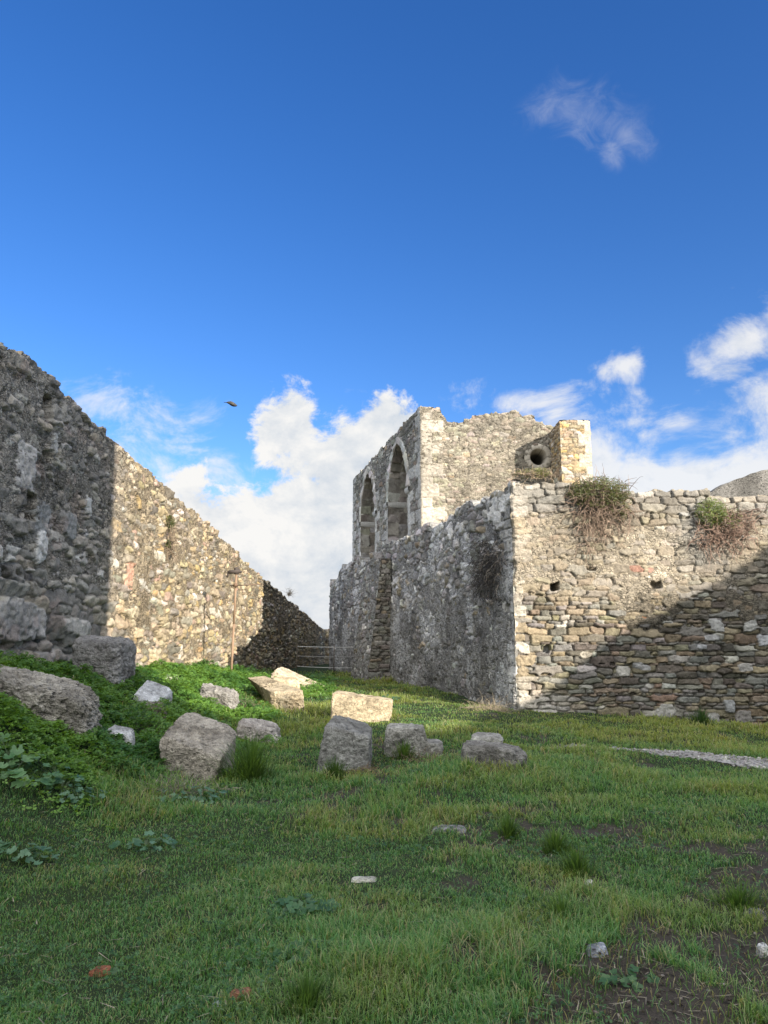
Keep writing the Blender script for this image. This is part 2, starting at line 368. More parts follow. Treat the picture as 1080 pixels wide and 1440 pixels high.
    if hole is not None: keep &= ~hole(U, Wg)
    V = posf(U, Wg, h); vid = np.arange(nu*nw).reshape(nu, nw)
    cell = keep[:-1, :-1] & keep[1:, :-1] & keep[1:, 1:] & keep[:-1, 1:]
    if bottom is not None: cell &= (Wg[:-1, 1:] > bottom(us)[:-1, None])
    q = np.stack([vid[:-1, :-1], vid[1:, :-1], vid[1:, 1:], vid[:-1, 1:]], -1)[cell]
    B = Bag(); VV = V.reshape(-1, 3); CC = np.concatenate([col.reshape(-1, 3), st.reshape(-1, 1)], 1)
    used = np.zeros(nu*nw, bool); used[q.ravel()] = True; remap = np.cumsum(used)-1
    B.add(VV[used], remap[q], None, CC[used])
    if thick is not None and top is not None:            # the ruined wall top and the back of the wall
        hi = np.where(cell, np.arange(nw-1)[None, :], -1).max(1)
        hi = np.concatenate([hi, hi[-1:]])+1; hi = np.maximum(hi, 1); hi[1:-1] = np.minimum(hi[1:-1], np.maximum(hi[1:-1], hi[:-2]))
        zt = ws[np.minimum(hi, nw-1)]
        rows = []; cols = []
        for k, f in enumerate((0, .03, .15, .3, .5, .75, 1.0)):
            dep = f*thick; jt = (.035 if 0 < k else 0)*fbm(us*6, f*thick*6+us*0, 0, 3, seed+400)
            sm = zt if k < 2 else zt*.5+.5*np.convolve(np.pad(zt, 6, mode='edge'), np.ones(13)/13, 'valid')
            hh = np.take_along_axis(h, np.minimum(hi, nw-1)[:, None], 1)[:, 0]*(1-min(1, f*6)) - dep
            rows.append(posf(us, sm+jt+(.0 if k == 0 else .012), hh)); c = cs[rng.integers(0, n, len(us))]*.5+np.array(mortar)*.5; cols.append(c)
        fl = (float(zt.min())-.05 if hole is not None else float(ws[0])) if floor is None else floor
        rows.append(posf(us, us*0+fl, us*0-thick)); cols.append(cols[-1])
        A = np.stack(rows, 1); m = A.shape[1]; vi = np.arange(nu*m).reshape(nu, m)
        qq = np.stack([vi[:-1, :-1], vi[1:, :-1], vi[1:, 1:], vi[:-1, 1:]], -1).reshape(-1, 4)
        B.add(A.reshape(-1, 3), qq, None, np.stack(cols, 1).reshape(-1, 3))
        for e in (0, nu-1):                              # end faces
            z = np.linspace(fl, zt[e], 24); ue = np.full(24, us[e])
            a = np.stack([posf(ue, z, z*0+.0 - f*thick + .02*fbm(z*5, f*9+z*0, 0, 3, seed+e)) for f in (0, .33, .66, 1)], 1)
            vi = np.arange(96).reshape(24, 4); qq = np.stack([vi[:-1, :-1], vi[1:, :-1], vi[1:, 1:], vi[:-1, 1:]], -1).reshape(-1, 4)
            B.add(a.reshape(-1, 3), qq, None, cs[rng.integers(0, n, 96)])
    return B.build(name, mat, parent)

GREY, TAN, PALE, DARK, RUST, OLIVE = (.23, .22, .20), (.33, .26, .165), (.47, .45, .41), (.13, .115, .095), (.30, .13, .075), (.24, .215, .14)
PINK = (.40, .29, .24); OCHRE = (.42, .30, .14)
PAL_FRONT = [(3, (.165, .16, .145)), (2.6, (.185, .155, .11)), (1.3, (.235, .20, .145)), (.6, (.36, .345, .31)), (2.2, (.105, .095, .08)), (.2, (.19, .14, .105)), (1, (.175, .16, .11))]
PAL_SIDE = [(3, (.235, .232, .225)), (1.4, (.42, .415, .40)), (2, (.17, .167, .16)), (.8, (.20, .175, .13))]
PAL_LONG = [(3, (.34, .29, .21)), (2, (.36, .295, .19)), (1.0, (.43, .40, .35)), (2.5, (.235, .215, .175)), (.4, (.34, .25, .20)), (.4, (.36, .27, .14)), (1.4, (.17, .155, .13))]

# ------------------------------------------------------------------ the long wall on the left
LW = Face(LW_O, (LW_S, 1), (1, -LW_S))
def build_long_wall():
    rng = np.random.default_rng(11); t = thing('rampart_wall', 'long high rubble wall running away on the left, half in sun', 'wall', (LW_O[0], LW_O[1], 0))
    Y = [6.0]
    while Y[-1] < 62: Y.append(Y[-1] + max(.016, Y[-1]*.0019))
    us = np.array(Y)-6.0; ws = np.arange(.0, 7.6, .026)
    tp = np.array([LW.uv(*q) for q in ((-60, 420), (0, 473), (35, 500), (100, 562), (160, 612), (200, 650), (250, 697), (300, 742), (350, 794), (400, 838), (430, 863), (455, 886))])
    def top(u): return np.interp(u, tp[:, 0], tp[:, 1]) + .045*fbm(np.asarray(u)*1.3, 0*np.asarray(u), 0, 3, 77)
    lowL = lambda u, w: 1.9-.16*(u-5) + .3*math.sin(u*1.7)
    S1 = courses(rng, 0, us[-1], -.1, 7.7, (.08, .20), (1.5, 4.6), .30, lambda u, w: not (u < 9.5 and w < 3.6-.12*u+.35*math.sin(u*2.1)), .10, (1.5, 2.1))
    S2 = courses(rng, 0, 10, -.1, 4.2, (.15, .32), (1.4, 3.6), .2, lambda u, w: (u < 9.5 and w < 3.6-.12*u+.35*math.sin(u*2.1)), .10, (1.3, 1.7))
    S = np.concatenate([S1, S2])
    def mlev(u, w):
        deep = sstep(10.0, 8.2, u+.5*np.sin(w*2.2))*sstep(4.1, 3.0, w+.1*u+.5*fbm(u*.9, w*.9, 0, 2, 6))
        return -.006 - .030*np.clip(fbm(u*.8, w*.8, 0, 3, 21), -.6, 1) - .105*deep - .035*sstep(2.6, 1.2, w)
    pits = []
    for (px, py, a, b, d) in ((66, 572, .16, .20, .4), (42, 712, .16, .22, .45), (66, 640, .13, .09, .2), (120, 660, .08, .1, .15), (250, 835, .16, .3, .12), (112, 708, .05, .16, .2)):
        q = LW.uv(px, py); pits.append((q[0], q[1], a, b, d))
    sp = []
    for (px, py, a, b, c, pr) in ((35, 655, .28, .36, (.52, .47, .44), .02), (97, 740, .22, .25, (.24, .26, .27), .05), (122, 712, .14, .2, (.52, .52, .5), .05), (60, 730, .3, .3, (.22, .24, .25), .03),
                                  (56, 772, .2, .3, (.55, .55, .54), .06), (160, 738, .3, .13, OCHRE, .04), (75, 622, .13, .2, (.44, .44, .42), .03), (182, 810, .2, .3, (.44, .27, .2), .02),
                                  (18, 872, .52, .34, (.31, .285, .26), .10), (48, 878, .28, .27, (.38, .355, .33), .09), (100, 882, .5, .16, (.36, .335, .30), .10)):
        q = LW.uv(px, py); sp.append((q[0], q[1], a*1.1, b, c, pr))
    def colfn(u, w, col, st, rng):
        nz = fbm(u*.5, w*.7, 3, 4, 91)
        col = col*(1+.16*nz[..., None])
        lit = sstep(10.5, 8.0, u)[..., None]                       # greyer stone and render at the near end, colour lifted to offset its shade
        g = col.mean(-1, keepdims=True)*1.5; col = col*(1-.62*lit) + (g*np.array([1.0, .98, .93]))*.62*lit
        rd = sstep(.55, .75, fbm(u*2.2, w*2.2, 8, 3, 17))[..., None]*.35*sstep(12, 5, u)[..., None]
        return col*(1-rd) + np.array([.36, .26, .22])*rd
    masonry('stone_face', t, M_WALL, lambda u, w, h: LW.pos(u, w, h)-np.array([LW_O[0], LW_O[1], 0]), us, ws, S, PAL_LONG, (.285, .24, .172), mlev, 12, 4.0, .07, (-.02, .05), .085, .030, .024,
            top, None, sp, pits, None, colfn, 1.3, .0, .16, .05, None, .08)
    return top
lw_top = build_long_wall()

def build_gap_wall():
    Yw = 62.0; a, b = P(440, 880, Yw), P(492, 888, Yw); o = np.array([a[0], Yw, 0.0]); t = thing('rubble_wall', 'far end of rubble wall closing the gap between the two big walls', 'wall', o); F = Face((a[0], Yw), (1, 0), (0, -1)); rng = np.random.default_rng(95)
    Ln = b[0]-a[0]; S = courses(rng, 0, Ln, -.5, 4, (.2, .35), (1.2, 2.2), .2)
    masonry('stone_face', t, M_WALL, lambda u, w, h: F.pos(u, w, h)-o, np.arange(0, Ln, .06), np.arange(-.5, 4.2, .06), S, PAL_LONG, (.315, .27, .2), lambda u, w: -.02+0*u, 96, 3, .05, (-.02, .04), .07, .06, .02, lambda u: np.interp(np.asarray(u), [0, Ln*.4, Ln], [a[2], a[2]-.2, b[2]-.25]), thick=1.0)
build_gap_wall()

# ------------------------------------------------------------------ the terrace bastion: front to the camera, side running away
BC = np.array([P(727, 990, 16.4)[0], 16.4])
BF = Face(BC, (1, 0.0), (0, -1)); SD = np.array([-.2516, .9678]); BS = Face(BC, SD, (-.9678, -.2516)); BF.worn = BS.worn = np.array([-.61, -.79])
def build_bastion():
    o3 = np.array([BC[0], BC[1], 0])
    t = thing('terrace_wall', 'big stone terrace wall with a square corner, lit top left and shaded low right', 'wall', o3)
    rng = np.random.default_rng(21)
    # front
    us = np.arange(0, 14.0, .0165); us = us[us < 6.6]; us = np.concatenate([us, np.arange(6.6, 14, .05)]); ws = np.arange(-.6, 5.7, .0165)
    tp = np.array([BF.uv(*q) for q in ((727, 676), (760, 676), (800, 674), (860, 680), (900, 686), (960, 689), (1020, 694), (1080, 698))]); tp[0, 0] = 0
    def top(u): return np.interp(u, tp[:, 0], tp[:, 1]) + .035*fbm(np.asarray(u)*2.2, 0*np.asarray(u), 0, 3, 78)
    kp = lambda u, w: w < 2.55+.25*math.sin(u*1.1)
    S = np.concatenate([courses(rng, 0, 14, -.6, 3.2, (.055, .155), (1.5, 4.6), .14, kp, .07, (1.3, 1.9)),
                        courses(rng, 0, 14, 2.0, 4.75, (.07, .17), (1.2, 3.2), .22, lambda u, w: not kp(u, w) and w < 4.55, .07),
                        courses(rng, 0, 14, 4.45, 5.8, (.11, .19), (1.4, 3.6), .10, lambda u, w: w >= 4.55, .05)])
    def mlev(u, w):
        nz = fbm(u*.7, w*.9, 0, 3, 25)
        mid = sstep(2.0, 2.9, w+.5*nz)*sstep(4.75, 4.2, w+.25*nz)
        return -.085 + .095*mid + .035*mid*nz + .02*mid*fbm(u*2.3, w*3.5, 4, 2, 33)
    def q(px, py): return BF.uv(px, py)
    pits = [(*q(780, 825), .085, .085, .5), (*q(768, 913), .075, .085, .4), (*q(832, 800), .09, .04, .15), (*q(923, 823), .10, .08, .2), (*q(800, 745), .3, .05, .05)]
    sp = []
    rs = np.random.default_rng(5); w = .3
    while w < 5.25:                                       # corner stones
        h = rs.uniform(.11, .27); a = rs.uniform(.12, .27); sp.append((a-.03, w+h/2, a, h/2*1.03, ((.30, .275, .23), (.24, .20, .14), (.34, .32, .28), (.22, .205, .18))[rs.integers(0, 4)], .032)); w += h
    for (px, py, a, b, c) in ((895, 800, .16, .075, (.30, .085, .06)), (915, 802, .08, .06, (.28, .09, .07)), (905, 870, .13, .04, (.36, .17, .09)), (963, 723, .13, .05, (.46, .5, .54)), (930, 806, .03, .03, (.33, .1, .06)),
                              (955, 878, .0, .0, GREY), (1006, 880, .16, .15, (.42, .42, .41)), (1055, 880, .14, .13, (.40, .40, .38)), (876, 944, .17, .11, (.5, .48, .44)), (1000, 897, .16, .07, (.46, .46, .46)),
                              (1075, 900, .14, .12, (.46, .47, .49)), (986, 909, .12, .06, (.45, .46, .48)), (1048, 939, .15, .09, (.38, .37, .35)), (902, 937, .18, .08, (.40, .40, .40)), (1026, 993, .13, .13, (.40, .41, .42)),
                              (935, 1000, .22, .14, (.44, .43, .40)), (1003, 1009, .13, .1, (.42, .41, .39)), (1045, 1008, .16, .13, (.36, .34, .32)), (823, 921, .14, .07, (.42, .39, .33)), (846, 842, .0, .0, GREY)):
        if a > 0: u_, w_ = q(px, py); sp.append((u_, w_, a*1.05, b*1.05, tuple(np.array(c)*.72), .035))
    def colfn(u, w, col, st, rng):
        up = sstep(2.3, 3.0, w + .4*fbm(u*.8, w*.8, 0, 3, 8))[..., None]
        col = col*(1-.55*(1-up)*(1-st[..., None]))                 # open joints low down, gap shadow put into the mortar colour
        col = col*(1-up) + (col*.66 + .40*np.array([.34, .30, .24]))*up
        g = col.mean(-1, keepdims=True); cap = sstep(4.5, 4.7, w)[..., None]
        col = col*(1-.5*cap) + g*np.array([1.02, 1.0, .95])*.5*cap
        nz = fbm(u*.9, w*.9, 12, 4, 41)[..., None]; col = col*(1+.18*nz)
        gs = np.exp(-((u-4.3)**2/.35+(w-4.1)**2/.6))+.9*np.exp(-((u-.75)**2/.12+(w-4.9)**2/.12))     # grey render patches
        gs = np.clip(gs*1.1+.3*fbm(u*2, w*2, 5, 3, 44)*gs, 0, .8)[..., None]
        col = col*(1-gs) + np.array([.21, .205, .19])*gs
        wh = (sstep(.9, .3, w+.3*fbm(u*1.3, w*2, 0, 2, 3))*sstep(1.9, .4, u))[..., None]*.75
        return col*(1-wh*st[..., None]) + np.array([.52, .49, .44])*wh*st[..., None]
    corner = lambda u, w: sstep(0, .05, u)
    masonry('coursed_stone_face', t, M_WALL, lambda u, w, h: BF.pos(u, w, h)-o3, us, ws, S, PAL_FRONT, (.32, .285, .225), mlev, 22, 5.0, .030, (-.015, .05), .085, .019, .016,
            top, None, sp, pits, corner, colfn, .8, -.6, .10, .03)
    # side
    Y = [0.0]
    while Y[-1] < 22.3: Y.append(Y[-1] + .0185*(1+Y[-1]*.045))
    us = np.array(Y); ws = np.arange(-.2, 5.8, .024)
    tps = np.array([BS.uv(*q_) for q_ in ((727, 676), (700, 692), (660, 708), (620, 730), (585, 748), (560, 757), (545, 760), (530, 775), (505, 788), (490, 790), (478, 798), (470, 812))]); tps[0, 0] = 0
    tps = tps[np.argsort(tps[:, 0])]
    def tops(u): return np.interp(u, tps[:, 0], tps[:, 1]) + .045*fbm(np.asarray(u)*1.7, 0*np.asarray(u), 0, 3, 79)
    rng = np.random.default_rng(23)
    S = courses(rng, 0, 22.5, -.2, 5.9, (.10, .24), (1.3, 3.2), .3, None, .09, (1.3, 1.8))
    def mlevs(u, w):
        nz = fbm(u*.45, w*.8, 0, 3, 26)
        pl = sstep(3.6, 2.6, w+.12*u*0+.9*nz)
        return -.016 + .055*pl + .03*nz*pl + .012*fbm(u*.9, w*.9, 3, 2, 4)
    sps = []; rs = np.random.default_rng(6); w = .25
    while w < 5.2:
        h = rs.uniform(.2, .38); a = rs.uniform(.14, .4); sps.append((a-.02, w+h/2, a, h/2, (.36, .355, .34), .02)); w += h
    for (px, py, a, b) in ((702, 703, .5, .13), (716, 698, .3, .13), (694, 720, .28, .16), (705, 712, .25, .14), (697, 730, .25, .2), (690, 728, .16, .13), (652, 742, .2, .14), (688, 945, .2, .16), (635, 750, .2, .18), (700, 740, .35, .08)):
        u_, w_ = BS.uv(px, py); sps.append((u_, w_, a, b, (.50, .495, .48), .035))
    def colfns(u, w, col, st, rng):
        nz = fbm(u*1.0, w*1.0, 2, 4, 61); col = col*(1+.28*nz[..., None])
        lime = sstep(.05, .62, fbm(u*1.5, w*1.3, 6, 5, 63)+.35*np.exp(-((u-15.5)/2.0)**2-((w-2.6)/1.2)**2)+.25*np.exp(-((u-7)/3.0)**2-((w-2.6)/1.)**2))[..., None]*.62
        col = col*(1-lime) + np.array([.46, .47, .48])*lime
        dk = sstep(.15, .7, fbm(u*1.1, w*.8, 11, 4, 65)+.3*np.exp(-((u-1.6)/1.2)**2-((w-3.4)/1.4)**2)+.35*sstep(3.6, 4.6, w+.3*fbm(u, w, 0, 2, 2)))[..., None]*.42
        return 1.22*(col*(1-dk) + col*np.array([.5, .48, .45])*dk)
    masonry('mortared_stone_face', t, M_WALL, lambda u, w, h: BS.pos(u, w, h)-o3, us, ws, S, PAL_SIDE, (.225, .225, .222), mlevs, 24, 2.6, .06, (-.02, .04), .07, .05, .022,
            tops, None, sps, [(*BS.uv(712, 855), .12, .1, .2)], lambda u, w: sstep(0, .05, u), colfns, .9, -.2, .14, .05)
    # battered buttress against the side
    u0, u1 = 10.35, 13.0; wt = 4.75
    def prj(w): return .40+.55*np.clip((wt-w)/wt, 0, 1)**1.25
    def near(u, w, h): s = prj(w)*u; return (BS.pos(w*0+u0, w, s) - np.append(SD, 0)*h[..., None]) - o3
    def outer(u, w, h): return BS.pos(u, w, prj(w)+h) - o3
    rng = np.random.default_rng(29)
    wsb = np.arange(.1, wt, .025)
    pal = [(2, (.18, .165, .14)), (2, (.15, .14, .125)), (.5, (.24, .20, .145)), (1, (.25, .24, .22))]
    Sb = courses(rng, -.1, 1.1, 0, wt+.1, (.10, .17), (2.4, 5.0), .12)
    B1 = masonry('buttress', t, M_WALL, near, np.linspace(0, 1, 44), wsb, Sb, pal, (.17, .155, .135), lambda u, w: -.04+0*u, 30, 5, .02, (-.02, .03), .06, .03, .015, fade=lambda u, w: sstep(1.0, .93, u))
    Sb = courses(rng, u0, u1, 0, wt+.1, (.12, .22), (1.2, 2.4), .2)
    B2 = masonry('buttress_face', B1, M_WALL, outer, np.arange(u0, u1, .03), wsb, Sb, PAL_SIDE, (.26, .26, .25), lambda u, w: .0+.02*fbm(u, w, 0, 2, 5), 31, 3, .05, (-.02, .03), .06, .04, .02, fade=lambda u, w: sstep(u0, u0+.06, u))
    cp = Bag(); a = [BS.pos(np.array(x), np.array(wt-.02), np.array(y))-o3 for x, y in ((u0, .0), (u0, .41), (u1, .41), (u1, 0.0))]; cp.add(a, [[0, 1, 2, 3]], None, (.25, .24, .22))
    a = [BS.pos(np.array(u1), np.array(x), np.array(y))-o3 for x, y in ((0, 0.), (0, .94), (wt/2, .62), (wt, .4), (wt, 0.))]; cp.add(a, [[0, 1, 2, 3]], [[0, 3, 4]], (.25, .24, .22)); cp.build('buttress_back', M_WALL, B1)
    # broken lump of masonry at the far end of the wall top
    # earth fill on the terrace
    V = [(BC[0]+.4, BC[1]+.6, 4.95), (BC[0]+14, BC[1]+.6, 4.8), (BC[0]+14, 38, 4.8), (BC[0]-.2516/.9678*18.4+.6, 34.8, 4.75)]
    fb = Bag(); fb.add(np.array(V)-o3, [[0, 1, 2, 3]], None, (.16, .14, .08)); fb.build('earth_fill', M_SOIL, t)
    return top, tops
bf_top, bs_top = build_bastion()

# ------------------------------------------------------------------ ruined church above the terrace
TC = np.array([P(591, 600, 25.0)[0], 25.0])
TS = Face(TC, SD, (-.9678, -.2516)); TF = Face(TC, (1, 0), (0, -1)); TS.worn = TF.worn = np.array([-.25, -.32])
A_HALF, A_SPR, A_RISE = 1.36, 7.28, 2.12
A_R = (A_HALF**2+A_RISE**2)/(2*A_HALF)
ARCH_U = (2.95, 7.92); A_BASE = 4.6
def arch_outline(uc, grow=0.0, n=26):
    """points (u, w, nu, nw): up the near jamb, over the point, down the far jamb"""
    half, r = A_HALF+grow, A_R+grow; pts = []
    for w in np.linspace(A_BASE, A_SPR, 12)[:-1]: pts.append((uc-half, w))
    cx = uc-A_HALF+A_R; th1 = math.acos(np.clip((A_R-A_HALF)/r, -1, 1))
    for th in np.linspace(0, th1, n): pts.append((cx-r*math.cos(th), A_SPR+r*math.sin(th)))
    L = np.array(pts); Rr = L[::-1].copy(); Rr[:, 0] = 2*uc-Rr[:, 0]
    return np.concatenate([L, Rr[1:]])
def resample(pts, step):
    d = np.concatenate([[0], np.cumsum(np.hypot(*np.diff(pts, axis=0).T))]); s = np.arange(0, d[-1], step)
    return s, np.stack([np.interp(s, d, pts[:, 0]), np.interp(s, d, pts[:, 1])], 1)
def build_church():
    o3 = np.array([TC[0], TC[1], 4.8])
    t = thing('ruined_church', 'roofless church ruin with two tall pointed arches and a round window', 'ruin', o3)
    # arcade side
    us = np.concatenate([np.arange(0, 11.12, .03)]); ws = np.arange(4.6, 10.15, .026)
    tp = np.array([TS.uv(*q) for q in ((591, 571), (575, 588), (556, 608), (540, 626), (520, 648), (505, 664), (494, 676))]); tp[0, 0] = 0
    def top(u): return np.interp(u, tp[:, 0], tp[:, 1]) + .025*fbm(np.asarray(u)*2, 0*np.asarray(u), 0, 3, 80)
    rng = np.random.default_rng(41)
    S = courses(rng, 0, 11.3, 4.5, 10.3, (.13, .26), (1.1, 2.6), .2, None, .06)
    pal = [(3, (.27, .26, .24)), (1.2, (.36, .35, .33)), (1.5, (.20, .19, .175)), (.6, (.28, .24, .18))]
    ash = (.40, .40, .39)
    def quoins(ul, uh, w0, w1, side, rs, lst, c=ash, hmin=.36, hmax=.5, lo=.28, hi=.6):
        w = w0; k = 0
        while w < w1:
            h = rs.uniform(hmin, hmax); ln = (hi if k % 2 else lo)*rs.uniform(.85, 1.15); k += 1
            u_ = ul+ln/2 if side > 0 else uh-ln/2; lst.append((u_, w+h/2, ln/2, h/2, c, .025)); w += h
    sp = []; rs = np.random.default_rng(8)
    quoins(0, 0, 4.6, 9.9, 1, rs, sp); quoins(0, 11.1, 4.6, 9.6, -1, rs, sp, lo=.4, hi=.75)
    for uc in ARCH_U:
        quoins(uc+A_HALF+.02, 0, 4.6, A_SPR, 1, rs, sp, lo=.3, hi=.65); quoins(0, uc-A_HALF-.02, 4.6, A_SPR+.6, -1, rs, sp, lo=.35, hi=.8)
    def hole(U, Wg):
        m = np.zeros(U.shape, bool)
        for uc in ARCH_U:
            x = np.abs(U-uc); body = (x < A_HALF+.03) & (Wg < A_SPR); up = (Wg >= A_SPR) & (np.hypot(x+A_R-A_HALF, Wg-A_SPR) < A_R+.03)
            m |= body | up
        return m
    mlev = lambda u, w: -.005+.015*fbm(u, w, 0, 2, 4)
    def colfn(u, w, col, st, rng):
        nz = fbm(u*.7, w*.7, 2, 4, 67)[..., None]; col = col*(1+.18*nz)
        dk = (sstep(.1, .6, fbm(u*1.0, w*.7, 7, 3, 68))*sstep(7.2, 8.6, w))[..., None]*.45
        return col*(1-dk)+col*np.array([.42, .43, .42])*dk
    masonry('arcade_wall', t, M_WALL, lambda u, w, h: TS.pos(u, w, h)-o3, us, ws, S, pal, (.26, .255, .235), mlev, 42, 4, .035, (-.02, .03), .05, .035, .016,
            top, hole, sp, (), lambda u, w: sstep(0, .06, u), colfn, .5, None, .1, 0, None, .06)
    DEP = .85
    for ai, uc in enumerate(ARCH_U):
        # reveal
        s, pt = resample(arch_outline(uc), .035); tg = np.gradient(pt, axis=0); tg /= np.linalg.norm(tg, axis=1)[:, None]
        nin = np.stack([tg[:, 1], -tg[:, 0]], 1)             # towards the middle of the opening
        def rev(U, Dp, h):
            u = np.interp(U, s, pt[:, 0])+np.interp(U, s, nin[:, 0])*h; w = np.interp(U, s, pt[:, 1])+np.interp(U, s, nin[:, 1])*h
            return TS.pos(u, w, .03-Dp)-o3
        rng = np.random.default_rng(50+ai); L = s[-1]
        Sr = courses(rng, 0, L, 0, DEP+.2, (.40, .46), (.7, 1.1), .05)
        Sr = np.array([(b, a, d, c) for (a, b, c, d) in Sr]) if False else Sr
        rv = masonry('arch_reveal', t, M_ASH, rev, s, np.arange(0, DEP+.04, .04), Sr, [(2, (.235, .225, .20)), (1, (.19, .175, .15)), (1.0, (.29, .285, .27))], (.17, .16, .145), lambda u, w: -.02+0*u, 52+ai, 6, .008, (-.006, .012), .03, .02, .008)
        # ring of cut stones round the opening, standing a little proud
        s2, p2 = resample(arch_outline(uc, .02), .03); sel = (p2[:, 1] > A_SPR-.05)
        p2 = p2[sel]; s2 = np.arange(len(p2))*.03
        tg2 = np.gradient(p2, axis=0); tg2 /= np.linalg.norm(tg2, axis=1)[:, None]; n2 = np.stack([-tg2[:, 1], tg2[:, 0]], 1)
        wr = np.concatenate([[-.02], np.arange(0, .27, .03), [.27]])
        def ring(U, Wd, h):
            u = np.interp(U, s2, p2[:, 0])+np.interp(U, s2, n2[:, 0])*np.clip(Wd, 0, .26); w = np.interp(U, s2, p2[:, 1])+np.interp(U, s2, n2[:, 1])*np.clip(Wd, 0, .26)
            hh = np.where((Wd < 0) | (Wd > .265), -.10, .045+h); return TS.pos(u, w, hh)-o3
        Sv = courses(rng, 0, s2[-1], -.1, .42, (.52, .53), (.62, .95), .02)
        masonry('arch_ring', t, M_ASH, ring, s2, wr, Sv, [(1, (.47, .465, .45)), (1, (.42, .41, .39))], (.28, .27, .25), lambda u, w: -.02+0*u, 54+ai, 8, .004, (-.004, .008), .022, .018, .005)
        # impost mouldings at the springing
        for sd in (-1, 1):
            im = Bag(); ue = uc+sd*A_HALF; prof = [(-.13, 0), (-.10, .05), (-.02, .085), (.08, .085), (.12, .0)]
            a0, a1 = (ue-.04, ue+.42) if sd > 0 else (ue-.42, ue+.04)
            rr = []
            for uu in (a0, a1):
                for (w_, h_) in prof: rr.append(TS.pos(np.array(uu), np.array(A_SPR-.05+w_), np.array(h_+.03))-o3)
            im.add(rr, [[k, k+1, k+6, k+5] for k in range(4)], None, ash)
            rr = []                                           # returns along the reveal
            for dd in (-.05, DEP-.05):
                for (w_, h_) in prof: rr.append(TS.pos(np.array(ue-sd*(h_*.8-.0)), np.array(A_SPR-.05+w_), np.array(-dd))-o3)
            im.add(rr, [[k, k+1, k+6, k+5] for k in range(4)], None, ash)
            im.build('impost', M_ASH, rv, smooth=False)
    # inner wall closing the arcade bays, stones coloured dark for the shade behind the arches
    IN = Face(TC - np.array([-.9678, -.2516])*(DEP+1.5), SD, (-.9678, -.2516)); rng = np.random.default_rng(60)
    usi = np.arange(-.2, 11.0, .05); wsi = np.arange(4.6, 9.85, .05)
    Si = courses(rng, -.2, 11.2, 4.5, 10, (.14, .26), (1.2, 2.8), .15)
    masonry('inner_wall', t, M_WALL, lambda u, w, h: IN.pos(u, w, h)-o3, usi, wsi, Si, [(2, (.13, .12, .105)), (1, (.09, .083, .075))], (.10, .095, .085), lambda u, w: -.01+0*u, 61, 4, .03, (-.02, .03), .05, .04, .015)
    lid = Bag()                                           # unseen lid and end added to keep sky light out behind the arches
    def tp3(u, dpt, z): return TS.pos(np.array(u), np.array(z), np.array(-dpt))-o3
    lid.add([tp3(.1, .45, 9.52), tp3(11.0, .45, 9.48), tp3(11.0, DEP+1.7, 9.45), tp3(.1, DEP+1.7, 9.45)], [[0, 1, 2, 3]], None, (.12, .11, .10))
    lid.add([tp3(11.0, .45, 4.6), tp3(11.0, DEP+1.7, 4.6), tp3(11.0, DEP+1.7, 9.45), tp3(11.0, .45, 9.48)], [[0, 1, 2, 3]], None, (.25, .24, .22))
    lid.build('passage_lid', M_WALL, t, smooth=False)
    # gable side facing the camera
    u1 = TF.uv(775, 640)[0]
    us = np.arange(0, u1+.3, .023); ws = np.arange(4.6, 10.15, .023)
    tpf = np.array([TF.uv(*q) for q in ((591, 571), (606, 571), (620, 575), (627, 583), (632, 594), (645, 593), (660, 588), (680, 583), (700, 578), (718, 576), (735, 579), (752, 587), (770, 598), (800, 606))]); tpf[0, 0] = 0
    def topf(u): return np.interp(u, tpf[:, 0], tpf[:, 1]) + .03*fbm(np.asarray(u)*3, 0*np.asarray(u), 0, 3, 81)
    S = courses(rng, 0, u1+.4, 4.5, 10.3, (.08, .16), (1.1, 2.8), .25, None, .08)
    wu, ww = TF.uv(757, 643); WR = .29
    sp = []; rs = np.random.default_rng(9); quoins(0, 0, 4.6, 9.9, 1, rs, sp, (.35, .325, .28), .34, .46, .38, .72)
    holef = lambda U, Wg: np.hypot(U-wu, Wg-ww) < WR+.06
    def mlevf(u, w):
        nz = fbm(u*.6, w*.6, 0, 3, 28); edge = sstep(1.7, .7, u)*sstep(7.9, 7.2, w)
        return .016+.022*nz-.05*edge-.02*sstep(8.7, 9.3, w)
    def colff(u, w, col, st, rng):
        nz = fbm(u*.8, w*.8, 2, 4, 69)[..., None]; col = col*(1+.15*nz)
        dk = np.exp(-((u-2.2)/.75)**2-((w-9.1-.05*u)/.28)**2)*.75+.45*np.exp(-((u-4.2)/.7)**2-((w-8.3)/.5)**2)+.3*sstep(8.6, 9.3, w+.3*fbm(u*2, w*2, 0, 3, 5))*sstep(1.2, 2.2, u)
        dk = np.clip(dk*(1+.6*fbm(u*3, w*3, 3, 3, 12)), 0, .85)[..., None]
        return col*(1-dk)+np.array([.15, .14, .12])*dk
    masonry('gable_wall', t, M_WALL, lambda u, w, h: TF.pos(u, w, h)-o3, us, ws, S, [(3, (.27, .245, .20)), (2, (.24, .22, .18)), (.6, (.34, .32, .28)), (.3, (.28, .22, .165))], (.275, .25, .205), mlevf, 43, 3.5, .035, (-.01, .035), .05, .03, .016,
            topf, holef, sp, (), lambda u, w: sstep(0, .06, u), colff, .5, None, .12, 0, None, .12)
    # round window: tapering tube and a ring of cut stones
    th = np.linspace(0, 2*np.pi, 73); win = Bag()
    ringp = [(.06, .0), (.045, .05), (.0, .055), (-.20, .05), (-.23, .0)]   # (radius change inwards, proud)
    prof = [(WR+.20, -.03), (WR+.195, .02), (WR+.12, .03), (WR+.02, .045), (WR, .02), (WR-.05, -.30), (WR-.07, -.55), (WR-.07, -2.2), (.01, -2.2)]
